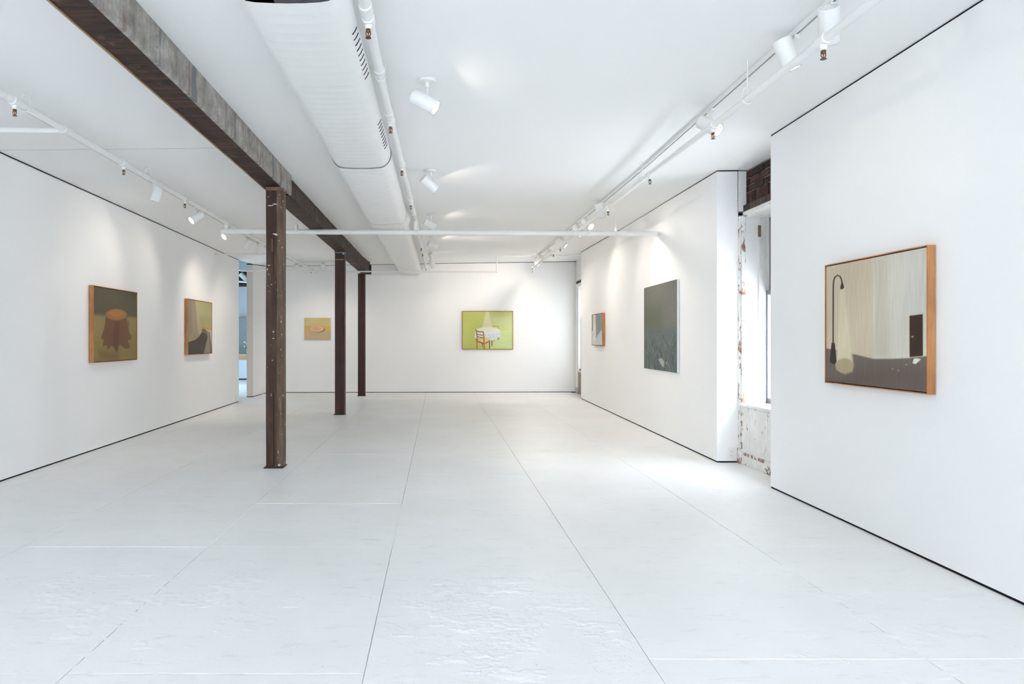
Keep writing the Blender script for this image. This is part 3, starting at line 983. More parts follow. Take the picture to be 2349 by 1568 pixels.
  ([[0.605,0.35],[0.652,0.305],[0.663,0.307],[0.615,0.352]], (120, 124, 112), 0.012),
  ([[0.841,0.234],[0.907,0.162],[0.916,0.163],[0.85,0.236]], (76, 84, 94), 0.012),
  ([[0.863,0.152],[0.92,0.097],[0.934,0.1],[0.878,0.155]], (98, 104, 92), 0.012),
  ([[0.818,0.365],[0.826,0.33],[0.833,0.33],[0.826,0.366]], (120, 124, 112), 0.012),
  ([[0.003,0.242],[0.076,0.182],[0.1,0.187],[0.027,0.246]], (112, 122, 118), 0.012),
  ([[0.729,0.201],[0.771,0.133],[0.781,0.134],[0.739,0.202]], (112, 122, 118), 0.012),
  ([[0.692,0.258],[0.69,0.195],[0.701,0.195],[0.703,0.258]], (76, 84, 94), 0.012),
  ([[0.971,0.108],[0.954,0.024],[0.972,0.025],[0.989,0.108]], (76, 84, 94), 0.012),
  ([[0.281,0.027],[0.449,-0.106],[0.456,-0.104],[0.288,0.029]], (120, 124, 112), 0.012),
  ([[0.128,0.231],[0.203,0.146],[0.225,0.15],[0.15,0.234]], (98, 104, 92), 0.012),
  ([[0.864,0.163],[0.865,0.097],[0.878,0.098],[0.877,0.163]], (66, 74, 73), 0.012),
  ([[0.765,0.084],[0.811,0.023],[0.829,0.026],[0.783,0.087]], (120, 124, 112), 0.012),
  ([[0.718,0.264],[0.736,0.221],[0.749,0.223],[0.731,0.265]], (98, 104, 92), 0.012),
  ([[0.34,0.045],[0.499,-0.091],[0.512,-0.088],[0.353,0.048]], (58, 64, 66), 0.012),
  ([[0.638,0.288],[0.628,0.233],[0.639,0.233],[0.648,0.288]], (98, 104, 92), 0.012),
  ([[0.687,0.151],[0.705,0.067],[0.727,0.069],[0.709,0.153]], (58, 64, 66), 0.012),
  ([[0.154,0.35],[0.198,0.312],[0.216,0.315],[0.172,0.353]], (120, 124, 112), 0.012),
  ([[0.51,0.345],[0.527,0.305],[0.55,0.307],[0.533,0.347]], (112, 122, 118), 0.012),
  ([[0.073,0.168],[0.114,0.126],[0.127,0.128],[0.086,0.17]], (58, 64, 66), 0.012),
  ([[0.581,0.141],[0.567,0.025],[0.588,0.026],[0.602,0.141]], (112, 122, 118), 0.012),
  ([[0.901,0.127],[0.987,0.03],[1.002,0.033],[0.916,0.13]], (98, 104, 92), 0.012),
  ([[0.002,0.241],[0.068,0.189],[0.086,0.193],[0.02,0.245]], (98, 104, 92), 0.012),
  ([[0.982,0.333],[0.974,0.281],[0.981,0.281],[0.988,0.333]], (112, 122, 118), 0.012),
  ([[0.699,0.045],[0.739,0.008],[0.755,0.011],[0.715,0.048]], (120, 124, 112), 0.012),
  ([[0.687,0.201],[0.766,0.113],[0.777,0.115],[0.699,0.203]], (76, 84, 94), 0.012),
  ([[0.56,0.179],[0.609,0.12],[0.629,0.124],[0.58,0.182]], (58, 64, 66), 0.012),
  ([[0.919,0.324],[0.926,0.282],[0.938,0.282],[0.93,0.324]], (58, 64, 66), 0.012),
  ([[0.185,0.134],[0.205,0.069],[0.225,0.071],[0.206,0.136]], (112, 122, 118), 0.012),
  ([[0.187,0.238],[0.193,0.148],[0.201,0.148],[0.195,0.239]], (112, 122, 118), 0.012),
  ([[0.297,0.116],[0.333,0.052],[0.356,0.055],[0.321,0.119]], (98, 104, 92), 0.012),
  ([[0.81,0.105],[0.864,0.06],[0.878,0.063],[0.825,0.109]], (98, 104, 92), 0.012),
  ([[0.362,0.207],[0.353,0.163],[0.374,0.163],[0.383,0.207]], (120, 124, 112), 0.012),
  ([[0.733,0.307],[0.759,0.264],[0.766,0.265],[0.74,0.308]], (66, 74, 73), 0.012),
  ([[0.496,0.035],[0.499,-0.064],[0.516,-0.063],[0.514,0.036]], (76, 84, 94), 0.012),
  ([[0.341,0.396],[0.353,0.358],[0.364,0.359],[0.352,0.396]], (76, 84, 94), 0.012),
  ([[0.123,0.379],[0.13,0.342],[0.146,0.342],[0.139,0.379]], (98, 104, 92), 0.012),
  ([[0.555,0.239],[0.634,0.168],[0.652,0.172],[0.574,0.243]], (120, 124, 112), 0.012),
  ([[0.956,0.074],[0.969,0.015],[0.983,0.016],[0.969,0.076]], (76, 84, 94), 0.012),
  ([[0.136,0.151],[0.188,0.046],[0.211,0.049],[0.159,0.154]], (66, 74, 73), 0.012),
  ([[0.885,0.175],[0.882,0.066],[0.899,0.067],[0.902,0.176]], (76, 84, 94), 0.012),
  ([[0.844,0.191],[0.903,0.137],[0.918,0.14],[0.86,0.194]], (66, 74, 73), 0.012),
  ([[0.799,0.169],[0.809,0.093],[0.816,0.094],[0.806,0.169]], (80, 92, 88), 0.012),
  ([[0.885,0.284],[0.932,0.226],[0.945,0.228],[0.899,0.286]], (58, 64, 66), 0.012),
  ([[0.96,0.089],[0.981,0.028],[0.987,0.029],[0.966,0.089]], (76, 84, 94), 0.012),
  ([[0.619,0.06],[0.623,-0.015],[0.641,-0.013],[0.637,0.061]], (58, 64, 66), 0.012),
  ([[0.434,0.049],[0.499,-0.014],[0.521,-0.01],[0.457,0.053]], (58, 64, 66), 0.012),
  ([[0.166,0.102],[0.152,-0.01],[0.161,-0.01],[0.175,0.102]], (66, 74, 73), 0.012),
  ([[0.952,0.203],[0.944,0.135],[0.957,0.135],[0.966,0.203]], (98, 104, 92), 0.012),
  ([[0.682,0.154],[0.722,0.08],[0.739,0.083],[0.699,0.157]], (66, 74, 73), 0.012),
  ([[0.125,0.014],[0.3,-0.123],[0.315,-0.119],[0.141,0.017]], (76, 84, 94), 0.012),
  ([[0.345,0.272],[0.341,0.21],[0.36,0.211],[0.364,0.272]], (66, 74, 73), 0.012),
  ([[0.616,0.409],[0.621,0.376],[0.638,0.376],[0.633,0.409]], (58, 64, 66), 0.012),
  ([[0.308,0.237],[0.349,0.161],[0.365,0.163],[0.325,0.239]], (112, 122, 118), 0.012),
  ([[0.979,0.225],[1.078,0.138],[1.091,0.141],[0.992,0.228]], (66, 74, 73), 0.012),
  ([[0.596,0.17],[0.649,0.124],[0.666,0.128],[0.613,0.174]], (120, 124, 112), 0.012),
  ([[0.618,0.13],[0.618,0.009],[0.627,0.01],[0.627,0.13]], (98, 104, 92), 0.012),
  ([[0.859,0.139],[0.907,0.061],[0.917,0.063],[0.868,0.14]], (58, 64, 66), 0.012),
  ([[0.68,0.265],[0.745,0.193],[0.756,0.195],[0.691,0.267]], (58, 64, 66), 0.012),
  ([[0.186,0.202],[0.208,0.101],[0.225,0.102],[0.204,0.203]], (66, 74, 73), 0.012),
  ([[0.872,0.412],[0.889,0.38],[0.898,0.381],[0.881,0.413]], (112, 122, 118), 0.012),
  ([[0.379,0.135],[0.425,0.069],[0.448,0.072],[0.402,0.139]], (80, 92, 88), 0.012),
  ([[0.297,0.355],[0.292,0.306],[0.3,0.306],[0.305,0.355]], (66, 74, 73), 0.012),
  ([[0.405,0.321],[0.396,0.267],[0.407,0.267],[0.416,0.321]], (98, 104, 92), 0.012),
  ([[0.352,0.243],[0.335,0.17],[0.348,0.17],[0.365,0.243]], (58, 64, 66), 0.012),
  ([[0.388,0.298],[0.415,0.252],[0.432,0.253],[0.404,0.3]], (66, 74, 73), 0.012),
  ([[0.407,0.358],[0.41,0.317],[0.417,0.317],[0.414,0.358]], (98, 104, 92), 0.012),
  ([[0.075,0.332],[0.088,0.286],[0.113,0.287],[0.1,0.334]], (80, 92, 88), 0.012),
  ([[0.32,0.124],[0.359,0.009],[0.382,0.011],[0.343,0.127]], (66, 74, 73), 0.012),
  ([[0.811,0.26],[0.834,0.21],[0.841,0.21],[0.818,0.261]], (80, 92, 88), 0.012),
  ([[0.448,0.114],[0.517,-0.001],[0.534,0.002],[0.465,0.117]], (80, 92, 88), 0.012),
  ([[0.286,0.245],[0.324,0.21],[0.341,0.213],[0.304,0.248]], (120, 124, 112), 0.012),
  ([[0.699,0.161],[0.708,0.064],[0.723,0.066],[0.714,0.162]], (80, 92, 88), 0.012),
  ([[0.449,0.178],[0.489,0.095],[0.512,0.098],[0.472,0.181]], (58, 64, 66), 0.012),
  ([[0.716,0.113],[0.778,0.038],[0.788,0.04],[0.726,0.115]], (112, 122, 118), 0.012),
  ([[0.337,0.323],[0.393,0.275],[0.414,0.279],[0.358,0.327]], (80, 92, 88), 0.012),
  ([[0.784,0.107],[0.915,-0.013],[0.931,-0.009],[0.8,0.111]], (98, 104, 92), 0.012),
  ([[0.643,0.092],[0.788,-0.031],[0.794,-0.029],[0.649,0.093]], (58, 64, 66), 0.012),
  ([[0.682,0.289],[0.684,0.231],[0.701,0.232],[0.699,0.29]], (112, 122, 118), 0.012),
  ([[0.855,0.219],[0.896,0.145],[0.904,0.146],[0.863,0.22]], (66, 74, 73), 0.012),
  ([[0.825,0.116],[0.867,0.071],[0.884,0.074],[0.843,0.119]], (76, 84, 94), 0.012),
  ([[0.231,0.078],[0.211,-0.032],[0.22,-0.031],[0.241,0.078]], (120, 124, 112), 0.012),
  ([[0.653,0.301],[0.644,0.238],[0.661,0.238],[0.669,0.301]], (112, 122, 118), 0.012),
  ([[0.185,0.055],[0.188,-0.04],[0.214,-0.038],[0.21,0.057]], (76, 84, 94), 0.012),
  ([[0.496,0.247],[0.533,0.183],[0.552,0.186],[0.514,0.249]], (98, 104, 92), 0.012),
  ([[0.68,0.132],[0.692,0.043],[0.699,0.044],[0.687,0.133]], (98, 104, 92), 0.012),
  ([[0.9,0.38],[0.895,0.339],[0.912,0.339],[0.916,0.38]], (66, 74, 73), 0.012),
  ([[0.504,0.232],[0.54,0.196],[0.556,0.199],[0.52,0.235]], (58, 64, 66), 0.012),
  ([[0.059,0.322],[0.085,0.261],[0.106,0.263],[0.081,0.324]], (76, 84, 94), 0.012),
  ([[0.831,0.072],[0.83,0.028],[0.838,0.029],[0.839,0.073]], (80, 92, 88), 0.012),
  ([[0.546,0.052],[0.58,-0.034],[0.603,-0.031],[0.568,0.055]], (80, 92, 88), 0.012),
  ([[0.247,0.132],[0.233,0.072],[0.248,0.072],[0.261,0.132]], (76, 84, 94), 0.012),
  ([[0.343,0.115],[0.428,0.009],[0.436,0.011],[0.351,0.116]], (76, 84, 94), 0.012),
  ([[0.791,0.064],[0.892,-0.071],[0.903,-0.068],[0.803,0.066]], (76, 84, 94), 0.012),
  ([[0.117,0.306],[0.154,0.244],[0.162,0.245],[0.125,0.307]], (120, 124, 112), 0.012),
  ([[0.049,0.251],[0.067,0.212],[0.076,0.213],[0.059,0.252]], (76, 84, 94), 0.012),
  ([[-0.027,0.267],[0.014,0.223],[0.023,0.224],[-0.017,0.268]], (98, 104, 92), 0.012),
  ([[0.599,0.281],[0.583,0.208],[0.596,0.208],[0.612,0.281]], (76, 84, 94), 0.012),
  ([[0.468,0.128],[0.577,0.147],[0.658,0.099],[0.633,0.04],[0.567,0.065]], (158, 162, 156), 0.008),
  ([[0.704,0.105],[0.732,0.103],[0.72,0.074],[0.704,0.081]], (165, 168, 150), 0.006),
 ]),
 'table': ((188, 192, 108), [
  ([[0.555,0.845],[1.011,0.913],[1.012,0.603],[0.628,0.583]], (197, 204, 152), 0.14),
  ([[0.519,0.554],[1.012,0.583],[1.015,-0.019],[0.52,-0.019]], (196, 212, 150), 0.16),
  ([[-0.004,0.506],[0.243,0.506],[0.244,-0.019],[-0.004,-0.019]], (182, 188, 104), 0.15),
  ([[0.467,1.019],[0.522,1.019],[0.593,0.569],[0.396,0.569]], (212, 208, 166), 0.018),
  ([[0.613,0.558],[0.613,0.604],[0.721,0.59],[0.709,0.532],[0.721,0.528],[0.728,0.605],[0.61,0.621],[0.6,0.56]], (178, 136, 58), 0.004),
  ([[0.264,0.273],[0.265,0.195],[0.278,0.195],[0.278,0.273]], (138, 100, 54), 0.004),
  ([[0.574,0.253],[0.577,0.068],[0.602,0.069],[0.599,0.253]], (150, 130, 78), 0.004),
  ([[0.625,0.253],[0.625,0.204],[0.64,0.204],[0.639,0.253]], (150, 130, 78), 0.004),
  ([[0.692,0.311],[0.692,0.258],[0.703,0.258],[0.703,0.311]], (138, 100, 54), 0.004),
  ([[0.715,0.321],[0.714,0.242],[0.73,0.241],[0.731,0.321]], (138, 100, 54), 0.004),
  ([[0.261,0.486],[0.748,0.496],[0.758,0.326],[0.726,0.307],[0.694,0.292],[0.647,0.253],[0.614,0.222],[0.556,0.232],[0.534,0.273],[0.447,0.311],[0.272,0.277],[0.24,0.302],[0.25,0.457]], (212, 220, 220), 0.006),
  ([[0.526,0.387],[0.548,0.241],[0.564,0.245],[0.542,0.391]], (196, 206, 212), 0.02),
  ([[0.614,0.389],[0.622,0.252],[0.635,0.254],[0.627,0.39]], (198, 208, 212), 0.02),
  ([[0.673,0.418],[0.681,0.301],[0.692,0.302],[0.685,0.419]], (200, 210, 212), 0.02),
  ([[0.748,0.484],[0.742,0.463],[0.724,0.444],[0.695,0.426],[0.656,0.411],[0.61,0.4],[0.559,0.393],[0.505,0.39],[0.451,0.393],[0.399,0.4],[0.353,0.411],[0.314,0.426],[0.285,0.444],[0.267,0.463],[0.261,0.484],[0.267,0.505],[0.285,0.525],[0.314,0.543],[0.353,0.558],[0.399,0.569],[0.45,0.576],[0.504,0.579],[0.559,0.576],[0.61,0.569],[0.656,0.558],[0.695,0.543],[0.724,0.525],[0.742,0.505]], (222, 227, 220), 0.006),
  ([[0.628,0.506],[0.625,0.497],[0.615,0.488],[0.599,0.48],[0.577,0.474],[0.552,0.469],[0.524,0.466],[0.494,0.465],[0.464,0.466],[0.435,0.469],[0.41,0.474],[0.389,0.48],[0.373,0.488],[0.363,0.497],[0.359,0.506],[0.363,0.515],[0.373,0.523],[0.389,0.531],[0.41,0.538],[0.435,0.542],[0.464,0.546],[0.494,0.547],[0.523,0.546],[0.552,0.542],[0.577,0.538],[0.599,0.531],[0.615,0.523],[0.625,0.515]], (228, 222, 192), 0.03),
  ([[0.291,0.219],[0.447,0.311],[0.547,0.253],[0.541,0.229],[0.436,0.156]], (228, 194, 144), 0.005),
  ([[0.387,0.156],[0.387,0.051],[0.406,0.051],[0.406,0.156]], (138, 100, 54), 0.004),
  ([[0.527,0.224],[0.53,-0.02],[0.553,-0.019],[0.55,0.224]], (138, 100, 54), 0.004),
  ([[0.294,0.187],[0.414,0.132],[0.422,0.164],[0.302,0.218]], (138, 100, 54), 0.004),
  ([[0.442,0.119],[0.556,0.201],[0.544,0.232],[0.43,0.15]], (176, 126, 62), 0.004),
  ([[0.283,0.324],[0.35,0.294],[0.419,0.275],[0.423,0.3],[0.355,0.319],[0.288,0.348]], (138, 100, 54), 0.004),
  ([[0.279,0.386],[0.343,0.363],[0.418,0.349],[0.42,0.372],[0.347,0.386],[0.283,0.408]], (138, 100, 54), 0.004),
  ([[0.251,0.492],[0.297,0.457],[0.351,0.437],[0.415,0.444],[0.413,0.475],[0.353,0.468],[0.306,0.486],[0.262,0.519]], (138, 100, 54), 0.004),
  ([[0.262,0.489],[0.277,0.311],[0.273,-0.019],[0.301,-0.02],[0.304,0.312],[0.29,0.493]], (176, 126, 62), 0.004),
  ([[0.399,0.46],[0.412,0.31],[0.418,-0.02],[0.447,-0.019],[0.441,0.312],[0.428,0.464]], (176, 126, 62), 0.004),
 ]),
 'plate': ((203, 186, 138), [
  ([[-0.024,0.736],[1.029,0.805],[1.029,0.621],[-0.024,0.644]], (204, 184, 112), 0.06),
  ([[-0.024,0.644],[0.512,0.661],[1.029,0.626],[1.029,-0.023],[-0.024,-0.023]], (200, 166, 108), 0.02),
  ([[0.091,0.287],[1.029,0.322],[1.029,-0.034],[-0.024,-0.034]], (194, 172, 140), 0.12),
  ([[0.792,0.46],[0.786,0.432],[0.767,0.406],[0.736,0.382],[0.696,0.363],[0.647,0.348],[0.593,0.339],[0.536,0.336],[0.479,0.339],[0.425,0.348],[0.376,0.363],[0.335,0.382],[0.305,0.406],[0.286,0.432],[0.279,0.46],[0.286,0.487],[0.305,0.514],[0.335,0.537],[0.376,0.557],[0.425,0.572],[0.479,0.581],[0.536,0.584],[0.593,0.581],[0.647,0.572],[0.696,0.557],[0.736,0.537],[0.767,0.514],[0.786,0.487]], (146, 116, 92), 0.02),
  ([[0.737,0.5],[0.73,0.469],[0.712,0.439],[0.682,0.413],[0.641,0.39],[0.593,0.374],[0.54,0.363],[0.483,0.36],[0.427,0.363],[0.373,0.374],[0.325,0.39],[0.285,0.413],[0.255,0.439],[0.236,0.469],[0.23,0.5],[0.236,0.531],[0.255,0.561],[0.285,0.587],[0.325,0.61],[0.373,0.626],[0.427,0.637],[0.483,0.64],[0.54,0.637],[0.593,0.626],[0.641,0.61],[0.682,0.587],[0.712,0.561],[0.73,0.531]], (211, 186, 152), 0.012),
  ([[0.67,0.517],[0.665,0.496],[0.651,0.475],[0.629,0.456],[0.6,0.441],[0.564,0.429],[0.525,0.422],[0.483,0.42],[0.442,0.422],[0.402,0.429],[0.367,0.441],[0.337,0.456],[0.315,0.475],[0.301,0.496],[0.297,0.517],[0.301,0.539],[0.315,0.56],[0.337,0.578],[0.367,0.594],[0.402,0.605],[0.442,0.612],[0.483,0.615],[0.525,0.612],[0.564,0.605],[0.6,0.594],[0.629,0.578],[0.651,0.56],[0.665,0.539]], (206, 172, 142), 0.03),
  ([[0.6,0.523],[0.597,0.508],[0.587,0.494],[0.571,0.481],[0.55,0.471],[0.524,0.463],[0.496,0.458],[0.466,0.456],[0.436,0.458],[0.408,0.463],[0.382,0.471],[0.361,0.481],[0.345,0.494],[0.335,0.508],[0.332,0.523],[0.335,0.538],[0.345,0.552],[0.361,0.565],[0.382,0.575],[0.408,0.583],[0.436,0.588],[0.466,0.59],[0.496,0.588],[0.524,0.583],[0.55,0.575],[0.571,0.565],[0.587,0.552],[0.597,0.538]], (220, 160, 122), 0.03),
 ]),
}


# ------------------------------------------------------------------ timber beam and posts
def rough_beam(name, y0, y1, xa, xb, z0, ztop, mat, parent, seg=40, amp=0.004, seed=0.0):
    """rough-sawn timber along y: cross-section ring swept with small wobble"""
    vs, fs = [], []
    ring = [(0, 0), (0.33, 0), (0.66, 0), (1, 0), (1, 0.5), (1, 1), (0, 1), (0, 0.5)]
    n = len(ring)
    for i in range(seg + 1):
        y = y0 + (y1 - y0) * i / seg
        zt = ztop(y)
        for k, (u, v) in enumerate(ring):
            w = Vector((u * 3 + seed, y * 2.3, v * 3))
            x = xa + (xb - xa) * u + amp * noise.noise(w * 1.7)
            z = z0 + (zt - z0) * v + (amp * noise.noise(w * 1.7 + Vector((9, 2, 4))) if v < 1 else 0)
            vs.append((x, y, z))
    for i in range(seg):
        for k in range(n):
            k2 = (k + 1) % n
            fs.append((i * n + k, i * n + k2, (i + 1) * n + k2, (i + 1) * n + k))
    fs += [tuple(range(n)), tuple(range(seg * n, seg * n + n))[::-1]]
    return MB().add(vs, fs).build(name, mat, parent)


def beam_top(y):
    return ceil_z(-1.67, y) - 0.002


bm1 = empty('ceiling_timber', (-1.67, 3.0, 2.85))
tag(bm1, 'near dark ceiling timber faced with a grey streaked board', 'beam', 'exposed ceiling timbers')
rough_beam('beam_body', -3.4, 7.20, -1.775, -1.585, 2.852, beam_top, BEAMW, bm1, 70, 0.006)
sp = MB()
vs, fs = [], []
seg = 60
for i in range(seg + 1):
    y = -3.4 + (7.27 + 3.4) * i / seg
    zt = ceil_z(-1.56, y) - 0.001
    zb = 2.838 + 0.003 * noise.noise(Vector((y * 3, 1, 1)))
    e = 0.003 * noise.noise(Vector((y * 5, 7, 1)))
    vs += [(-1.583, y, zb), (-1.560, y, zb), (-1.560, y, zt), (-1.583, y, zt + 0.0)]
for i in range(seg):
    for k in range(4):
        k2 = (k + 1) % 4
        fs.append((i * 4 + k, i * 4 + k2, i * 4 + 4 + k2, i * 4 + 4 + k))
fs += [(0, 1, 2, 3), tuple(range(seg * 4, seg * 4 + 4))[::-1]]
pb = sp.add(vs, fs).build('side_board', PATINA, bm1)
pb['label'] = 'grey streaked facing board'
for y in (0.6, 2.2, 3.1, 3.75, 4.3, 4.85, 5.5, 6.4):
    for dz in (0.06, 0.12):
        MB().lathe((-1.561, y + 0.05 * math.sin(y * 9), 2.85 + dz + 0.03 * math.cos(y * 7)), (1, 0, 0), [(0, 0.0085), (0.004, 0.006), (0.005, 0.0005)], 8).build('nail_head', GREYM, pb, True)
tn = MB()
tn.box(-1.786, -1.776, -3.4, 7.18, 2.846, 2.872)
tn.build('edge_strip', TANW, bm1)

bm2 = empty('ceiling_timber', (-1.68, 11.5, 2.85))
tag(bm2, 'bare rough brown ceiling timber running to the back wall', 'beam', 'exposed ceiling timbers')
rough_beam('beam_body', 7.28, 15.98, -1.79, -1.592, 2.846, beam_top, BEAMS, bm2, 70, 0.006, 5.0)
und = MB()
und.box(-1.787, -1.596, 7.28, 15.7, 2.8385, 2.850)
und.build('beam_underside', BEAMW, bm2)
MB().box(-1.70, -1.565, 15.86, 16.05, 2.835, 3.05).build('end_block', BEAMS, bm2, False, 0.004)


def post(name, cx, cy, w, d, ztop, wane, mat, mat2, label, wob, cap):
    root = empty('timber_post', (cx, cy, 0))
    tag(root, label, 'post', 'timber posts under the ceiling beam')
    x0, x1, y0, y1 = cx - w / 2, cx + w / 2, cy - d / 2, cy + d / 2
    # section, counter-clockwise, the worn corner between front and right
    if wane:
        sec = [(x0, y0), (x0 + w * 0.28, y0), (x0 + w * 0.55, y0), (x0 + w * 0.66, y0 + 0.004), (x0 + w * 0.86, y0 + 0.022), (x1, y0 + 0.055), (x1, y1), (x0, y1)]
    else:
        sec = [(x0 + 0.004, y0), (x1 - 0.008, y0), (x1, y0 + 0.008), (x1, y1), (x0, y1), (x0, y0 + 0.004)]
    n = len(sec)
    seg = 46
    vs, fs, mi = [], [], []
    for i in range(seg + 1):
        z = 0.008 + (ztop - 0.008) * i / seg
        for k, (x, y) in enumerate(sec):
            p = Vector((x * 9, y * 9 + wob, z * 1.4))
            a = 0.0045 if wane else 0.0018
            vs.append((x + a * noise.noise(p), y + a * noise.noise(p + Vector((5, 1, 7))), z))
    for i in range(seg):
        for k in range(n):
            k2 = (k + 1) % n
            fs.append((i * n + k, i * n + k2, (i + 1) * n + k2, (i + 1) * n + k))
            mi.append(1 if wane and k in (3, 4, 5) else 0)  # paler timber on the chamfered corner and right side
    fs += [tuple(range(n))[::-1], tuple(range(seg * n, seg * n + n))]
    mi += [0, 0]
    me = bpy.data.meshes.new('shaft')
    me.from_pydata(vs, [], fs)
    me.materials.append(mat)
    me.materials.append(mat2)
    me.polygons.foreach_set('material_index', mi)
    me.update()
    sh = bpy.data.objects.new('shaft', me)
    COL.objects.link(sh)
    sh.parent = root
    sh.matrix_parent_inverse = Matrix.Translation(-root.location)
    plate = MB()
    pw = 0.098
    px = cx - 0.006
    plate.box(px - pw, px + pw, cy - pw - 0.004, cy + pw, 0.0005, 0.009)
    plate.build('base_plate', m_plain('dark_steel_plate', (0.035, 0.038, 0.040), 0.5, 0.4), root, False, 0.002)
    c = MB()
    c.box(cx - w / 2 - 0.006, cx + w / 2 + 0.012, cy - d / 2 - 0.008, cy + d / 2 + 0.01, ztop - 0.0005, cap)
    c.build('cap_plate', m_wood('weathered_cap_timber', (0.10, 0.055, 0.035), (0.20, 0.115, 0.075), (0.34, 0.22, 0.155), 0, 1.2, 0.7, 0.3, 0.04), root, False, 0.003)
    return root, sh


GREYW = WANEW
p1, s1 = post('post', -1.662, 7.005, 0.166, 0.160, 2.815, True, POSTW, GREYW, 'nearest and widest brown timber post, paler along its worn corner', 0.0, 2.850)
p2, s2 = post('post', -1.708, 11.93, 0.168, 0.160, 2.815, False, REDPOST, REDPOST, 'middle red brown timber post with pale blue paint at its head', 3.0, 2.837)
p3, s3 = post('post', -1.772, 15.85, 0.160, 0.160, 2.825, False, REDPOST, REDPOST, 'farthest red brown timber post near the back wall', 6.0, 2.838)
m = MB()
m.box(-1.662 - 0.082, -1.662 + 0.078, 6.922, 6.930, 2.675, 2.70)
m.v = [(x, y + 0.001 * math.sin(x * 60), z + 0.008 * math.sin(x * 45)) for x, y, z in m.v]
# paint splashes and a bare wood scar on the near post
SPL = m_plain('white_paint_splash', (0.62, 0.60, 0.57), 0.6)
for (x, z, rx, rz) in ((-1.655, 2.372, 0.020, 0.008), (-1.640, 2.362, 0.014, 0.005), (-1.715, 2.055, 0.012, 0.005), (-1.67, 1.315, 0.010, 0.005),
                       (-1.612, 0.03, 0.012, 0.014), (-1.70, 2.66, 0.026, 0.006), (-1.655, 2.675, 0.022, 0.007), (-1.69, 1.86, 0.007, 0.004), (-1.72, 2.75, 0.006, 0.004)):
    vs = [(x + rx * math.cos(t) * (1 + 0.3 * math.sin(3 * t)), 6.9215, z + rz * math.sin(t) * (1 + 0.3 * math.cos(2 * t))) for t in [2 * math.pi * k / 12 for k in range(12)]]
    vs += [(a, 6.930, b) for a, _, b in vs]
    f = [tuple(range(12))] + [(k, (k + 1) % 12, 12 + (k + 1) % 12, 12 + k) for k in range(12)]
    MB().add(vs, f).build('paint_splash', SPL, s1)
MB().box(-1.690, -1.676, 6.9205, 6.930, 2.19, 2.33).build('bare_scar', m_plain('bare_orange_wood', (0.16, 0.062, 0.026), 0.7), s1, False, 0.003)
MB().box(-1.668, -1.6635, 6.9195, 6.930, 0.02, 0.75).build('crack', m_plain('crack_dark', (0.006, 0.004, 0.003), 0.9), s1)
MB().box(-1.672, -1.668, 6.9195, 6.930, 1.95, 2.33).build('crack', bpy.data.materials['crack_dark'], s1)
m = MB()
m.box(-1.792, -1.622, 11.846, 11.854, 2.806, 2.818)
m.box(-1.662, -1.628, 11.844, 11.854, 2.780, 2.815)
bp = m.build('blue_paint_dab', m_plain('pale_blue_paint', (0.30, 0.48, 0.60), 0.5), s2)
MB().box(-1.785, -1.64, 11.847, 11.853, 2.685, 2.70).build('pale_scuff', m_plain('pale_scuff', (0.28, 0.20, 0.16), 0.7), s2)
# small white sensor at the head of the far post
sn = empty('wall_sensor', (-1.84, 15.72, 2.80))
tag(sn, 'small white sensor fixed at the head of the farthest post', 'sensor')
MB().box(-1.855, -1.795, 15.70, 15.768, 2.83, 2.93).build('sensor_body', LAMPW, sn, False, 0.012)
MB().lathe((-1.825, 15.702, 2.865), (0, -1, 0), [(0, 0.022), (0.012, 0.018), (0.018, 0.001)], 14).build('sensor_eye', TRIMW, sn, True)


# ------------------------------------------------------------------ air duct
def duct_ring(cx, cz, hw, hh, n=44):
    pts = []
    fl_ = max(0.0, hw - hh)
    for i in range(n):
        a = 2 * math.pi * i / n
        c, s = math.cos(a), math.sin(a)
        pts.append((cx + (fl_ if c > 0 else -fl_) * min(1, abs(c) * 3.0) + hh * c, cz + hh * s))
    return pts


def duct_section(mb, y0, y1, cz0, cz1, cx, hw, hh, pitch, ridge):
    vs, fs = [], []
    rows = []
    y = y0
    stations = [(y0, 0.0)]
    k = y0 + pitch
    while k < y1 - 0.03:
        stations += [(k - 0.006, 0.0), (k, ridge), (k + 0.006, 0.0)]
        k += pitch
    stations.append((y1, 0.0))
    n = 44
    for (yy, g) in stations:
        t = (yy - y0) / (y1 - y0)
        for (x, z) in duct_ring(cx, cz0 + (cz1 - cz0) * t, hw + g, hh + g, n):
            vs.append((x, yy, z))
    for j in range(len(stations) - 1):
        for i in range(n):
            i2 = (i + 1) % n
            fs.append((j * n + i, j * n + i2, (j + 1) * n + i2, (j + 1) * n + i))
    return mb.add(vs, fs)


du = empty('air_duct', (-0.68, 6, 2.95))
tag(du, 'large white oval air duct running along the ceiling', 'duct')
DCX, DHW, DHH = -0.680, 0.262, 0.128
duct_section(MB(), 3.08, 6.04, 2.945, 2.945, DCX, DHW, DHH, 0.10, 0.0005).build('duct_section', PIPEW, du, True)
duct_section(MB(), 6.05, 9.17, 2.945, 2.945, DCX, DHW + 0.004, DHH + 0.003, 0.085, 0.0022).build('duct_section', PIPEW, du, True)
duct_section(MB(), 9.27, 16.80, 2.955, 3.02, DCX - 0.01, DHW + 0.012, DHH - 0.018, 0.12, 0.0006).build('duct_section', PIPEW, du, True)
cl = MB()
rows = [(8.98, 0.0035, 0.0, 0.004), (9.05, 0.014, 0.008, 0.010), (9.14, 0.022, 0.012, 0.012), (9.22, 0.022, 0.012, 0.012), (9.25, 0.008, 0.012, 0.012), (9.275, -0.03, 0.0, 0.0)]
vs, fs = [], []
for (y, g, dx, w_) in rows:
    vs += [(x, y, z) for x, z in duct_ring(DCX + dx, 2.945, DHW + w_ + g, DHH + 0.003 + g * 0.5)]
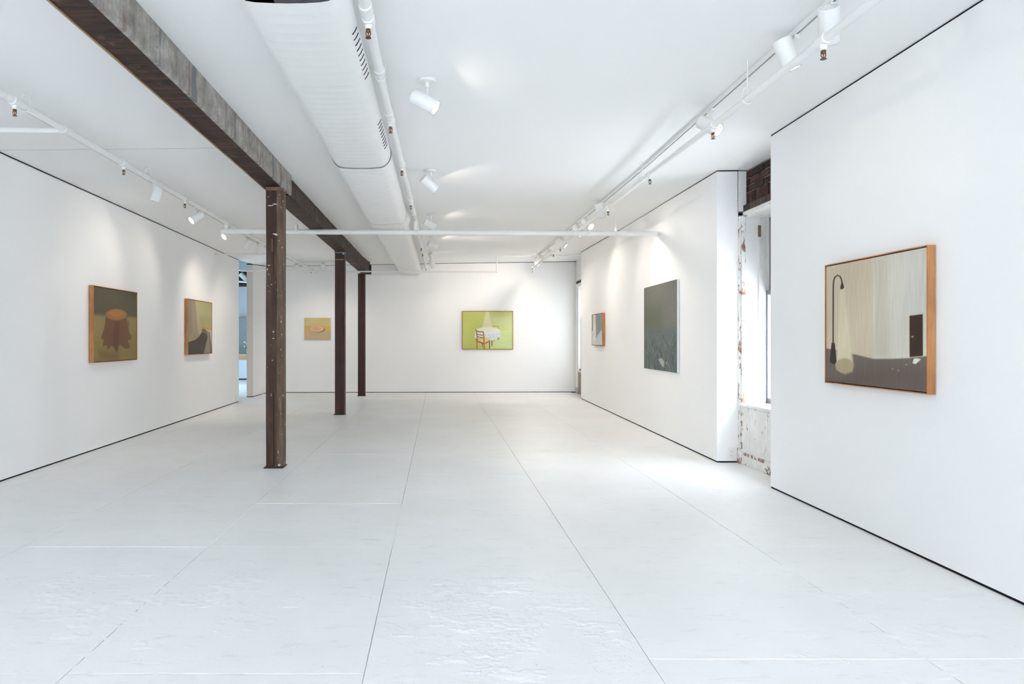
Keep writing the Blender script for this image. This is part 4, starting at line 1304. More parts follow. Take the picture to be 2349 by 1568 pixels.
for j in range(len(rows) - 1):
    for i in range(44):
        i2 = (i + 1) % 44
        fs.append((j * 44 + i, j * 44 + i2, j * 44 + 44 + i2, j * 44 + 44 + i))
fs.append(tuple(range((len(rows) - 1) * 44, len(rows) * 44)))
cl.add(vs, fs).build('duct_collar', PIPEW, du, True)
jn = MB()
duct_section(jn, 6.032, 6.056, 2.945, 2.945, DCX, DHW + 0.006, DHH + 0.005, 1.0, 0)
jn.build('duct_joint', m_paint('joint_grey', (0.55, 0.54, 0.52), 0.6, 0.2, 20), du, True)
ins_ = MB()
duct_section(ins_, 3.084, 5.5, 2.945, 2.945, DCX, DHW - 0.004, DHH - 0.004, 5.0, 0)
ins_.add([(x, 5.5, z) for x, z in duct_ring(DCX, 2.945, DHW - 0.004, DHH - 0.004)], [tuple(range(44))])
ins_.build('duct_dark_inside', BLACK, du, True)  # black inner tube paints the darkness inside the open duct end
for (ya, yb, ns) in ((3.52, 4.12, 10), (5.00, 5.62, 9), (7.0, 7.6, 8)):
    for i in range(ns):
        y = ya + (yb - ya) * i / (ns - 1)
        a = math.radians(-20)
        cxs, czs = DCX + (DHW - DHH), 2.945
        m = MB()
        R = DHH + 0.0025
        vs, fs = [], []
        nseg = 4
        sw = 0.010 if ya < 4 else 0.014
        for q in range(nseg + 1):
            aa = -0.62 + 0.40 * q / nseg
            yy = y - 0.010 + 0.014 * q / nseg
            for (rr, dy) in ((R, 0), (R, sw), (R - 0.004, sw), (R - 0.004, 0)):
                vs.append((cxs + rr * math.cos(aa), yy + dy, czs + rr * math.sin(aa)))
        for q in range(nseg):
            for e_ in range(4):
                fs.append((q * 4 + e_, q * 4 + (e_ + 1) % 4, q * 4 + 4 + (e_ + 1) % 4, q * 4 + 4 + e_))
        fs += [(0, 1, 2, 3), tuple(range(nseg * 4, nseg * 4 + 4))[::-1]]
        m.add(vs, fs)
        m.build('vent_slot', SLOTB, du)


# ------------------------------------------------------------------ sprinkler pipes
def mk_head_mesh():
    """brass frame, two yoke arms, deflector; hangs down from z = 0"""
    m = MB()
    m.cyl((0, 0, 0), (0, 0, -0.010), 0.0125, seg=6)
    m.lathe((0, 0, -0.010), (0, 0, -1), [(0, 0.010), (0.008, 0.007), (0.009, 0.001)], 10)
    for s in (-1, 1):
        m.tube([(s * 0.009, 0, -0.010), (s * 0.0125, 0, -0.018), (s * 0.0115, 0, -0.030), (s * 0.004, 0, -0.038)], 0.0026, 6)
    m.cyl((0, 0, -0.035), (0, 0, -0.043), 0.005, seg=8)
    m.cyl((0, 0, -0.043), (0, 0, -0.0455), 0.0155, seg=14)
    o = m.build('sprinkler_head', BRASS, None, True)
    b = MB()
    b.lathe((0, 0, -0.019), (0, 0, -1), [(0, 0.0005), (0.002, 0.003), (0.013, 0.003), (0.016, 0.0005)], 8)
    bb = b.build('glass_bulb', REDB, o, True)
    return o, bb


HEAD0, BULB0 = mk_head_mesh()
_first = [True]


def head(parent, x, y, zpipe, r, drop=0.03):
    """a small reducing fitting below the pipe with the sprinkler head screwed in"""
    m = MB()
    m.lathe((x, y, zpipe), (0, 0, -1), [(0, r * 0.9), (r + drop * 0.35, 0.019), (r + drop * 0.85, 0.017), (r + drop, 0.013), (r + drop + 0.001, 0.0005)], 16)
    f = m.build('sprinkler_fitting', PIPEW, parent, True)
    if _first[0]:
        h, b = HEAD0, BULB0
        _first[0] = False
    else:
        h = HEAD0.copy()
        COL.objects.link(h)
        b = BULB0.copy()
        COL.objects.link(b)
    h.parent = parent
    h.matrix_parent_inverse = Matrix.Translation(-parent.location)
    h.location = (x, y, zpipe - r - drop)
    b.parent = h
    b.matrix_parent_inverse = Matrix()
    return h


def coupling(parent, p, d, r, ln=0.07, g=0.007):
    p, d = Vector(p), Vector(d).normalized()
    m = MB()
    m.lathe(p - d * ln / 2, d, [(0, r - 0.001), (0.004, r + g), (ln * 0.4, r + g), (ln * 0.5, r + g * 0.7), (ln * 0.6, r + g), (ln - 0.004, r + g), (ln, r - 0.001)], 18)
    m.build('coupling', PIPEW, parent, True)


def hanger(parent, x, y, zp, r):
    """split ring, cross bolt and rod to the ceiling"""
    zc = ceil_z(x, y)
    m = MB()
    R = r + 0.006
    zt = zp + R + 0.052
    for s in (-1, 1):
        m.tube([(x + s * R, y, zp), (x + s * R, y, zp + 0.03), (x + s * R * 0.9, y, zt - 0.018), (x + s * R * 0.45, y, zt - 0.003), (x, y, zt)], 0.0035, 6)
    m.torus((x, y, zp), (0, 1, 0), R, 0.0035, 18, 6)
    m.cyl((x - R - 0.006, y, zp + r + 0.014), (x + R + 0.006, y, zp + r + 0.014), 0.003, seg=6)
    m.cyl((x, y, zp + r + 0.014), (x, y, zc - 0.001), 0.0034, seg=8)
    m.cyl((x, y, zc - 0.006), (x, y, zc - 0.0005), 0.012, seg=10)
    m.build('pipe_hanger', PIPEW, parent, True)


def along(path, y):
    for a, b in zip(path, path[1:]):
        if a[1] <= y <= b[1]:
            t = (y - a[1]) / (b[1] - a[1])
            return tuple(a[i] + (b[i] - a[i]) * t for i in range(3))
    return path[-1]


def pipe_run(label, path, r, heads, hangers, couplings, group='white sprinkler pipes under the ceiling', drop=0.03):
    root = empty('sprinkler_pipe', path[0])
    tag(root, label, 'pipe', group)
    MB().tube(path, r, 18).build('pipe', PIPEW, root, True)
    for y in heads:
        x, _, z = along(path, y)
        head(root, x, y, z, r, drop)
        coupling(root, (x, y, z), (0, 1, 0), r, 0.075)
    for y in hangers:
        x, _, z = along(path, y)
        hanger(root, x, y, z, r)
    for y in couplings:
        x, _, z = along(path, y)
        coupling(root, (x, y, z), (0, 1, 0), r)
    return root


LP = [(-2.86, -3.3, 2.925), (-2.89, 4.69, 2.93), (-2.95, 9.55, 2.93), (-2.965, 16.7, 2.955)]
lp = pipe_run('white sprinkler pipe along the left side of the ceiling', LP, 0.027, [4.66, 6.32, 7.90, 15.9], [4.78, 6.85, 14.6], [5.3, 6.3, 7.9, 9.5])
m = MB().tube([(-2.90, 5.30, 2.925), (-3.4, 5.30, 2.928), (x_left(5.3) + 0.004, 5.30, 2.93)], 0.022, 16)
m.build('branch_pipe', PIPEW, lp, True)
m = MB().tube([(-2.957, 12.7, 2.90), (-3.5, 12.7, 2.89), (x_left(12.7) + 0.004, 12.7, 2.885)], 0.016, 14)
m.build('branch_pipe', PIPEW, lp, True)
CP = [(-0.365, -3.3, 2.955), (-0.36, 5.0, 2.955), (-0.315, 9.35, 2.965), (-0.300, 12.5, 3.00), (-0.292, 16.75, 3.06)]
pipe_run('white sprinkler pipe beside the oval duct in the middle of the ceiling', CP, 0.028, [3.53, 5.15, 6.5, 8.2, 12.3, 13.25, 16.45], [4.28, 6.9, 11.2, 15.0], [3.40, 4.20, 4.98, 6.45, 8.0, 9.0, 9.9], drop=0.022)
RP = [(1.93, -3.3, 2.80), (1.975, 4.36, 2.835), (2.04, 6.85, 2.90), (2.08, 11.0, 2.905), (2.125, 15.47, 2.90)]
pipe_run('white sprinkler pipe along the right side of the ceiling', RP, 0.0225, [3.49, 4.94, 6.55, 8.24, 11.65, 12.4, 15.3], [4.36, 6.83, 14.6], [9.4], drop=0.03)

xm = empty('sprinkler_pipe', (-2.95, 9.45, 2.82))
tag(xm, 'thick white sprinkler main crossing the room from side to side', 'pipe', 'white sprinkler pipes under the ceiling')
XA, XB = Vector((-3.02, 9.50, 2.810)), Vector((x_far(9.36) - 0.002, 9.36, 2.751))
MB().tube([XA, XA.lerp(XB, 0.5), XB], 0.036, 22).build('pipe', PIPEW, xm, True)
dxm = XB - XA
for t, ln in ((0.011, 0.10), (0.035, 0.03), (0.452, 0.05), (0.492, 0.03), (0.815, 0.06), (0.845, 0.03), (0.965, 0.02)):
    coupling(xm, XA + dxm * t, dxm, 0.036, ln, 0.006)
for (x, y, z0, z1, rr) in ((-2.95, 9.50, 2.812, 2.93, 0.03), (-0.318, 9.445, 2.79, 2.965, 0.028)):
    MB().cyl((x, y, z0), (x, y, z1), rr, seg=18).build('riser_tee', PIPEW, xm, True)
for t in (0.905,):
    p = XA + dxm * t
    m = MB()
    for s in (-1, 1):
        m.tube([(p.x + 0.0, p.y + s * 0.040, p.z), (p.x, p.y + s * 0.040, p.z + 0.05), (p.x, p.y + s * 0.02, p.z + 0.085), (p.x, p.y, p.z + 0.09)], 0.005, 8)
    m.torus(p, (1, 0, 0), 0.040, 0.005, 18, 6)
    m.cyl((p.x, p.y, p.z + 0.09), (p.x, p.y, ceil_z(p.x, p.y) - 0.0005), 0.0035, seg=8)
    m.build('pipe_hanger', PIPEW, xm, True)
p = XA + dxm * 0.412
m = MB()
m.cyl((p.x, p.y, p.z + 0.03), (p.x, p.y, ceil_z(p.x, p.y) - 0.0005), 0.003, seg=8)
m.torus(p, (1, 0, 0), 0.039, 0.003, 18, 6)
m.build('pipe_hanger', PIPEW, xm, True)
p = XA + dxm * 0.176
m = MB()
m.box(p.x - 0.022, p.x + 0.010, p.y - 0.040, p.y + 0.040, p.z - 0.006, p.z + 0.10)
m.build('beam_strap', TRIMW, xm, False, 0.004)

tp = empty('sprinkler_pipe', (-4.3, 15.0, 2.80))
tag(tp, 'thin white pipe crossing before the back wall and stepping up at its right', 'pipe', 'white sprinkler pipes under the ceiling')
TP = [(-4.34, 15.0, 2.812), (-1.5, 15.0, 2.800), (1.285, 15.0, 2.795), (1.292, 15.0, 2.81), (1.292, 15.0, 3.11), (1.305, 15.0, 3.128), (2.3, 15.0, 3.145), (x_far(15.0) - 0.003, 15.0, 3.16)]
m = MB()
m.tube(TP[:3], 0.0155, 14)
m.tube([TP[2], TP[3], TP[4], TP[5]], 0.0125, 14)
m.tube(TP[5:], 0.0135, 14)
m.build('pipe', PIPEW, tp, True)
for q in (TP[2], TP[5]):
    MB().sphere(q, 0.021, 14, 8).build('elbow', PIPEW, tp, True)
for x in (-2.35, 0.25, 2.05):
    z = 2.80 if x < 1.29 else 3.14
    m = MB()
    m.cyl((x, 15.0, z), (x, 15.0, ceil_z(x, 15.0) - 0.0005), 0.003, seg=6)
    m.torus((x, 15.0, z), (1, 0, 0), 0.017, 0.003, 14, 6)
    m.build('pipe_hanger', PIPEW, tp, True)


# ------------------------------------------------------------------ lighting tracks
def track(label, pts, w=0.036, h=0.030):
    root = empty('lighting_track', pts[0])
    tag(root, label, 'track', 'white lighting tracks on the ceiling')
    A, B = Vector(pts[0]), Vector(pts[1])
    d = (B - A).normalized()
    s = Vector((d.y, -d.x, 0)) * (w / 2)
    n = 12
    vs, fs = [], []
    prof = [(-1, 0), (-1, -h), (-0.36, -h), (-0.36, -h * 0.45), (0.36, -h * 0.45), (0.36, -h), (1, -h), (1, 0)]
    for i in range(n + 1):
        p = A.lerp(B, i / n)
        zc = ceil_z(p.x, p.y) - 0.0015
        for (u, z) in prof:
            vs.append((p.x + s.x * u, p.y + s.y * u, zc + z))
    k = len(prof)
    for i in range(n):
        for j in range(k):
            j2 = (j + 1) % k
            fs.append((i * k + j, i * k + j2, (i + 1) * k + j2, (i + 1) * k + j))
    fs += [tuple(range(k)), tuple(range(n * k, n * k + k))[::-1]]
    MB().add(vs, fs).build('track_rail', TRIMW, root)
    vs, fs = [], []
    for i in range(n + 1):
        p = A.lerp(B, i / n)
        zc = ceil_z(p.x, p.y) - 0.0015
        for (u, z) in ((-0.34, -h * 0.52), (0.34, -h * 0.52), (0.34, -h * 0.47), (-0.34, -h * 0.47)):
            vs.append((p.x + s.x * u, p.y + s.y * u, zc + z))
    for i in range(n):
        for j in range(4):
            j2 = (j + 1) % 4
            fs.append((i * 4 + j, i * 4 + j2, i * 4 + 4 + j2, i * 4 + 4 + j))
    MB().add(vs, fs).build('track_slot', DARK, root)
    return root


def trk_l(y):
    return -3.075 - 0.0095 * (y - 5.0)


def trk_r(y):
    return 2.06 + 0.0152 * (y - 3.5)


track('white lighting track beside the left sprinkler pipe', [(trk_l(-2.0), -2.0, 3.0), (trk_l(14.85), 14.85, 3.0)])
track('white lighting track beside the right sprinkler pipe', [(trk_r(-2.0), -2.0, 3.0), (trk_r(15.65), 15.65, 3.1)])
track('short white lighting track crossing before the plate painting', [(-3.25, 15.2, 3.0), (-2.05, 15.26, 3.0)])

# ------------------------------------------------------------------ spotlights
LAMP_R, LAMP_L = 0.052, 0.182
SPOT_COL = (1.0, 0.90, 0.78)


def lamp_head(root, c, d, beam, size, spill=0.0):
    """can with cap, screws, rim and lens about centre c, pointing along d"""
    c, d = Vector(c), Vector(d).normalized()
    b = c - d * LAMP_L / 2
    m = MB()
    m.lathe(b, d, [(0.0, LAMP_R - 0.002), (0.002, LAMP_R), (LAMP_L - 0.002, LAMP_R), (LAMP_L, LAMP_R - 0.0015), (LAMP_L - 0.002, LAMP_R - 0.005), (LAMP_L - 0.016, LAMP_R - 0.006)], 30)
    body = m.build('lamp_can', LAMPW, root, True)
    m = MB()
    m.cyl(b - d * 0.0005, b + d * 0.004, LAMP_R - 0.002, seg=30)
    cap = m.build('back_cap', TRIMW, root, True)
    q = Vector((0, 0, 1)).rotation_difference(d)
    for k in range(6):
        a = 2 * math.pi * k / 6 + 0.3
        p = b + q @ Vector((0.038 * math.cos(a), 0.038 * math.sin(a), 0))
        MB().cyl(p - d * 0.0012, p + d * 0.001, 0.0026, seg=6).build('screw', GREYM, cap)
    e = b + d * LAMP_L
    m = MB()
    m.torus(e - d * 0.001, d, LAMP_R - 0.002, 0.0018, 30, 6)
    m.build('lens_rim', GREYM, root, True)
    m = MB()
    m.lathe(e - d * 0.012, d, [(0.0, LAMP_R - 0.007), (0.004, LAMP_R * 0.7), (0.006, 0.0005)], 12)
    m.build('lens', LENS, root, True)
    ld = bpy.data.lights.new('lamp_beam', 'SPOT')
    ld.energy = beam
    ld.color = SPOT_COL
    ld.spot_size = math.radians(size)
    ld.spot_blend = 1.0
    ld.shadow_soft_size = 0.035
    lo = bpy.data.objects.new('lamp_beam', ld)
    COL.objects.link(lo)
    lo.parent = root
    lo.matrix_parent_inverse = Matrix.Translation(-root.location)
    lo.location = e + d * 0.012
    lo.rotation_euler = Vector((0, 0, -1)).rotation_difference(d).to_euler()
    if spill:
        # stray light leaving the flush lens at wide angles
        l2 = ld.copy()
        l2.energy = spill
        l2.spot_size = math.radians(176)
        l2.spot_blend = 0.25
        o2 = bpy.data.objects.new('lamp_spill', l2)
        COL.objects.link(o2)
        o2.parent = root
        o2.matrix_parent_inverse = Matrix.Translation(-root.location)
        o2.location = e + d * 0.004
        o2.rotation_euler = lo.rotation_euler
    return b, e


def track_light(x, y, d, label, beam=60, size=112, stem=0.045, group='white track spotlights'):
    z = ceil_z(x, y) - 0.032
    root = empty('track_spotlight', (x, y, z))
    tag(root, label, 'spotlight', group)
    MB().box(x - 0.015, x + 0.015, y - 0.045, y + 0.045, z - 0.022, z + 0.002).build('track_adapter', LAMPW, root, False, 0.003)
    dv = Vector(d).normalized()
    zs = z - 0.02 - stem
    # the stem meets the upper side of the can
    up = Vector((0, 0, 1)) - dv * dv.z
    if up.length < 0.25:
        c = Vector((x, y, zs)) + dv * (LAMP_L * 0.42)
    else:
        up.normalize()
        c = Vector((x, y, zs)) - up * LAMP_R + dv * 0.02
    m = MB()
    m.cyl((x, y, z - 0.015), (x, y, zs - 0.006), 0.0075, seg=12)
    m.sphere((x, y, zs + 0.004), 0.012, 12, 8)
    m.build('stem', LAMPW, root, True)
    lamp_head(root, c, dv, beam, size)
    return root


def ceiling_light(x, y, d, label, beam=60, size=104):
    z = ceil_z(x, y)
    root = empty('ceiling_spotlight', (x, y, z))
    tag(root, label, 'spotlight', 'round-based ceiling spotlights')
    MB().lathe((x, y, z - 0.001), (0, 0, -1), [(0, 0.061), (0.010, 0.061), (0.017, 0.056), (0.020, 0.03), (0.021, 0.001)], 32).build('canopy', LAMPW, root, True)
    dv = Vector(d).normalized()
    up = (Vector((0, 0, 1)) - dv * dv.z).normalized()
    zs = z - 0.098
    c = Vector((x, y, zs)) - up * LAMP_R + dv * 0.012
    m = MB()
    m.cyl((x, y, z - 0.018), (x, y, z - 0.052), 0.0135, seg=14)
    m.cyl((x + 0.004, y, z - 0.045), (x, y, zs - 0.005), 0.007, seg=12)
    m.build('stem', LAMPW, root, True)
    lamp_head(root, c, dv, beam, size, 2.0 if y < 5 else 4.0)
    return root


TL = [
    (7.44, (-0.28, 0.12, -0.95), 'white track spotlight hanging straight down, nearest on the left track', 12),
    (8.75, (-0.56, -0.55, -0.60), 'lit track spotlight turned back towards the tree stump painting', 16),
    (10.1, (-0.48, -0.62, -0.60), 'glaring track spotlight under the left end of the cross main', 16),
    (11.2, (-0.52, 0.36, -0.78), 'white left track spotlight tilted away towards the drapery painting', 36),
    (11.9, (-0.30, 0.12, -0.94), 'white left track spotlight next beyond the tilted one', 22),
    (12.9, (-0.45, 0.22, -0.86), 'white left track spotlight partly hidden behind the nearest post', 22),
]
for (y, d, lab, e) in TL:
    track_light(trk_l(y), y, d, lab, e)
track_light(-3.12, 15.207, (0.16, 0.52, -0.84), 'white spotlight at the left end of the short back track', 26)
track_light(-2.55, 15.235, (0.05, 0.50, -0.86), 'white spotlight on the short back track beside the middle post', 26)
TR = [
    (3.60, (0.31, 0.53, -0.79), 'nearest white spotlight on the right track, its screwed cap facing the room', 2),
    (3.97, (0.36, 0.05, -0.93), 'second white spotlight from the near end of the right track', 1),
    (5.22, (0.42, -0.70, -0.56), 'glaring right track spotlight turned back towards the street lamp painting', 2),
    (8.86, (0.26, 0.12, -0.95), 'white right track spotlight pointing down above the dark field painting', 20),
    (9.80, (0.42, -0.68, -0.58), 'glaring right track spotlight just above the cross main', 25),
    (10.45, (0.45, -0.52, -0.72), 'right track spotlight squeezed between pipe and track beyond the cross main', 20),
    (11.95, (0.70, -0.22, -0.66), 'right track spotlight showing a bright sliver of lens below the cross main', 20),
    (12.25, (0.32, 0.20, -0.92), 'white right track spotlight hanging beside the sliver-lit one', 20),
    (13.8, (-0.38, 0.74, -0.52), 'right track spotlight turned to the green table painting', 62),
    (15.0, (-0.42, 0.74, -0.50), 'white spotlight second from the far end of the right track', 52),
    (15.5, (0.12, -0.62, -0.74), 'lit spotlight at the far end of the right track', 83),
]
for (y, d, lab, e) in TR:
    track_light(trk_r(y), y, d, lab, e)
TC = [
    (-0.074, 4.64, (0.83, -0.19, -0.52), 'nearest round-based ceiling spotlight with its bright lens showing', 22),
    (-0.077, 7.10, (0.70, 0.40, -0.58), 'second round-based ceiling spotlight from the camera', 63),
    (-0.10, 9.67, (0.83, 0.20, -0.50), 'third round-based ceiling spotlight, just above the cross main', 71),
    (-0.085, 11.9, (0.86, 0.30, -0.36), 'fourth round-based ceiling spotlight, just below the cross main', 50),
    (-0.125, 13.8, (0.30, 0.62, -0.72), 'fifth round-based ceiling spotlight, aimed at the green table painting', 26),
    (-0.12, 15.2, (0.42, 0.55, -0.72), 'farthest round-based ceiling spotlight before the back wall', 19),
]
for (x, y, d, lab, e) in TC:
    ceiling_light(x, y, d, lab, e)


# ------------------------------------------------------------------ paintings
def paint_field(key, nu, nv, aspect):
    base, shapes = PAINTINGS[key]
    u = np.linspace(0, 1, nu)
    v = np.linspace(0, 1, nv)
    U, V = np.meshgrid(u, v)
    px, py = U.ravel(), V.ravel()
    # slow brushed variation
    rs = np.random.RandomState(len(key) * 7 + 3)
    var = np.zeros_like(px)
    for _ in range(14):
        a, b, p = rs.uniform(-9, 9), rs.uniform(-9, 9), rs.uniform(0, 6.28)
        var += np.sin(a * px + b * py + p) / 14
    hatch = np.zeros_like(px)
    for _ in range(44):
        a, b, p = rs.uniform(30, 260), rs.uniform(-26, 26), rs.uniform(0, 6.28)
        if key in ('stump', 'table', 'plate', 'field'):
            a, b = b, a
        hatch += np.sin(a * px + b * py + p) / 44 * (1.2 + np.sin(b * 0.3 * px + 4 * py + p))
    c = np.tile(np.array(lin(base)[:3]), (px.size, 1))
    for pts, col, soft in shapes:
        P = np.array(pts)
        Q = np.roll(P, -1, axis=0)
        X, Yy = px[:, None], py[:, None]
        ex, ey = (Q - P)[:, 0], (Q - P)[:, 1]
        wx, wy = (X - P[:, 0]) * aspect, Yy - P[:, 1]
        L2 = (ex * aspect) ** 2 + ey ** 2 + 1e-12
        t = np.clip((wx * ex * aspect + wy * ey) / L2, 0, 1)
        dist = np.sqrt(((wx - t * ex * aspect) ** 2 + (wy - t * ey) ** 2).min(axis=1))
        c1 = (P[:, 1] <= Yy) != (Q[:, 1] <= Yy)
        xi = P[:, 0] + (Yy - P[:, 1]) * ex / np.where(np.abs(ey) < 1e-9, 1e-9, ey)
        inside = (np.logical_and(c1, X < xi).sum(axis=1) % 2).astype(bool)
        sd = np.where(inside, dist, -dist)
        s = max(soft, 0.004)
        w = np.clip(sd / (2 * s) + 0.5, 0, 1)
        w = (w * w * (3 - 2 * w))[:, None]
        c = c * (1 - w) + np.array(lin(col)[:3]) * w
    k = 1 + 0.22 * var + 0.16 * hatch
    return np.clip(c * k[:, None] * 1.03, 0, 1)


def m_canvas(key):
    t = NT('oil_painting_' + key)
    a = t.n('ShaderNodeAttribute')
    a.attribute_name = 'paint'
    v = t.coord()
    w = t.noise(v, 220, 3, 0.6)
    c = t.mix(0.08, a.outputs['Color'], t.mix(w, (0.3, 0.3, 0.3), (0.7, 0.7, 0.7)), 'OVERLAY')
    return t.fin(c, 0.6, 0, t.bump(w, 0.15, 0.002), 0.25)


def painting(name, key, A, B, z0, z1, depth, framed, label, part_label, side_mat=None, nu=150, nv=120):
    """A, B: xy of the wall-side corners, left then right as seen from the room"""
    A, B = Vector((A[0], A[1], 0)), Vector((B[0], B[1], 0))
    e = (B - A)
    width = e.length
    e.normalize()
    nrm = Vector((e.y, -e.x, 0))                   # into the room
    hgt = z1 - z0
    root = empty(name, (A + B) / 2 + Vector((0, 0, z0)))
    tag(root, label, 'painting')

    def P(u, v, d):
        return A + e * u + nrm * d + Vector((0, 0, z0 + v))

    def blk(u0, u1, v0, v1, d0, d1):
        vs = [P(u, v, d) for d in (d0, d1) for (u, v) in ((u0, v0), (u1, v0), (u1, v1), (u0, v1))]
        return MB().add(vs, [(0, 1, 2, 3), (7, 6, 5, 4), (0, 4, 5, 1), (1, 5, 6, 2), (2, 6, 7, 3), (3, 7, 4, 0)])

    if framed:
        t = 0.007
        off = 0.004
        hm = OAKX if abs(e.x) > 0.7 else OAKH
        blk(0, t, 0, hgt, off, depth).build('frame_rail', OAK, root, False, 0.0008)
        blk(width - t, width, 0, hgt, off, depth).build('frame_rail', OAK, root, False, 0.0008)
        blk(t, width - t, 0, t, off, depth).build('frame_rail', hm, root, False, 0.0008)
        blk(t, width - t, hgt - t, hgt, off, depth).build('frame_rail', hm, root, False, 0.0008)
        blk(t, width - t, t, hgt - t, off, depth - 0.030).build('backing_board', DARK, root)
        ca, cb, cz0, cz1, cd0, cd1 = t + 0.006, width - t - 0.006, t + 0.006, hgt - t - 0.006, depth - 0.031, depth - 0.005
    else:
        ca, cb, cz0, cz1, cd0, cd1 = 0, width, 0, hgt, 0.004, depth
    sm_ = side_mat or DARK
    blk(ca, cb, cz0, cz1, cd0, cd1 - 0.0006).build('canvas_edge', sm_, root, False, 0.001)
    vs, fs = [], []
    for j in range(nv):
        for i in range(nu):
            vs.append(P(ca + (cb - ca) * i / (nu - 1), cz0 + (cz1 - cz0) * j / (nv - 1), cd1))
    for j in range(nv - 1):
        for i in range(nu - 1):
            a = j * nu + i
            fs.append((a, a + 1, a + nu + 1, a + nu))
    me = bpy.data.meshes.new('painted_canvas')
    me.from_pydata([tuple(p) for p in vs], [], fs)
    at = me.color_attributes.new('paint', 'FLOAT_COLOR', 'POINT')
    colr = np.ones((nu * nv, 4), dtype=np.float32)
    colr[:, :3] = paint_field(key, nu, nv, width / hgt)
    at.data.foreach_set('color', colr.ravel())
    me.materials.append(m_canvas(key))
    me.update()
    o = bpy.data.objects.new('painted_canvas', me)
    COL.objects.link(o)
    o.parent = root
    o.matrix_parent_inverse = Matrix.Translation(-root.location)
    o['label'] = part_label
    return root


WHITECANVAS = m_plain('white_canvas_edge', (0.72, 0.74, 0.76), 0.7)
TANCANVAS = m_plain('tan_canvas_edge', (0.42, 0.34, 0.22), 0.7)
painting('framed_painting', 'street', (x_near(5.04), 5.04), (x_near(3.95), 3.95), 0.983, 1.850, 0.050, True,
         'large oak framed painting of a street lamp and a dark door', 'street lamp, pale walls and dark door', nu=260, nv=210)
painting('framed_painting', 'stump', (x_left(7.90), 7.90), (x_left(9.11), 9.11), 1.032, 1.932, 0.058, True,
         'oak framed painting of a brown tree stump, leftmost on the left wall', 'brown tree stump on olive ground', nu=190, nv=150)
painting('framed_painting', 'drape', (x_left(11.07), 11.07), (x_left(12.33), 12.33), 1.054, 1.970, 0.062, True,
         'oak framed painting of pale drapery over a dark curve, next to the doorway', 'pale drapery over a dark curve', nu=150, nv=130)
painting('framed_painting', 'corner', (x_far(13.60), 13.60), (x_far(12.66), 12.66), 1.190, 1.802, 0.057, True,
         'smallest oak framed painting, grey and beige angular planes, on the right wall', 'grey and beige angular planes')
painting('canvas_painting', 'field', (x_far(9.94), 9.94), (x_far(8.46), 8.46), 0.889, 2.052, 0.030, False,
         'unframed dark grey green field painting with white canvas edge', 'dusky grey green field', WHITECANVAS, nu=190, nv=160)
painting('framed_painting', 'table', (0.592, y_back(0.592)), (1.851, y_back(1.851)), 1.064, 2.012, 0.045, True,
         'thin framed lime green painting of a cloth covered table with chairs', 'round table with white cloth and wooden chairs', nu=190, nv=150)
painting('canvas_painting', 'plate', (-3.287, y_back(-3.287)), (-2.644, y_back(-2.644)), 1.300, 1.838, 0.028, False,
         'small unframed tan painting of a pink plate on the back wall', 'pink plate on a tan table', TANCANVAS)


# ------------------------------------------------------------------ wall sockets
def socket(c, e, label, sz=1.0):
    """duplex socket plate at c (on the wall), e along its width"""
    c, e = Vector(c), Vector(e).normalized()
    nrm = Vector((e.y, -e.x, 0))
    root = empty('wall_socket', c)
    tag(root, label, 'socket')

    def blk(u0, u1, v0, v1, d0, d1):
        vs = [c + e * u + Vector((0, 0, v)) + nrm * d for d in (d0, d1) for (u, v) in ((u0, v0), (u1, v0), (u1, v1), (u0, v1))]
        return MB().add(vs, [(0, 1, 2, 3), (7, 6, 5, 4), (0, 4, 5, 1), (1, 5, 6, 2), (2, 6, 7, 3), (3, 7, 4, 0)])

    blk(-0.037, 0.037, -0.060, 0.060, 0.0002, 0.006).build('cover_plate', TRIMW, root, False, 0.002)
    for s in (-1, 1):
        r = blk(-0.017, 0.017, s * 0.021 - 0.015, s * 0.021 + 0.015, 0.005, 0.0078).build('receptacle', LAMPW, root, False, 0.003)
        for u in (-0.007, 0.007):
            blk(u - 0.0012, u + 0.0012, s * 0.021 + 0.000, s * 0.021 + 0.009, 0.0072, 0.0082).build('socket_slot', DARK, r)
        blk(-0.003, 0.003, s * 0.021 - 0.010, s * 0.021 - 0.005, 0.0072, 0.0082).build('socket_slot', DARK, r)
    return root


socket((3.108, 7.245, 0.098), (1, 0, 0), 'white double wall socket beside the window apron')
socket((x_left(14.1), 14.1, 0.095), (-0.0216, 1, 0), 'white wall socket low at the end of the left wall')
socket((-4.207, 16.35, 0.062), (0, 1, 0), 'white wall socket low on the short wall past the doorway')

# ------------------------------------------------------------------ neighbouring room seen through the doorway
ANX = m_paint('annex_wall_paint', (0.72, 0.77, 0.80), 0.6, 0.02, 2)
aw = MB()
aw.box(-8.2, -4.36, 23.4, 23.6, -0.02, 3.9)
structure(aw.build('wall_annex_back', ANX), 'pale far wall of the neighbouring room')
aw = MB()
aw.box(-8.2, -8.0, 12.9, 17.2, -0.02, 3.9)
aw.box(-8.2, -8.0, 19.8, 23.6, -0.02, 3.9)
aw.box(-8.2, -8.0, 17.2, 19.8, -0.02, 0.7)
aw.box(-8.2, -8.0, 17.2, 19.8, 2.9, 3.9)
structure(aw.build('wall_annex_left', ANX), 'window wall of the neighbouring room')
aw = MB()
aw.box(-8.2, -4.32, 12.8, 12.95, -0.02, 3.9)
aw.box(-4.37, -4.22, 16.9, 23.6, -0.02, 3.9)
aw.box(-4.36, -4.22, 12.9, 16.9, 3.14, 3.9)
structure(aw.build('wall_annex_right', ANX), 'dividing wall of the neighbouring room')
ac = MB()
ac.box(-8.2, -4.25, 12.8, 23.6, 3.80, 3.9)
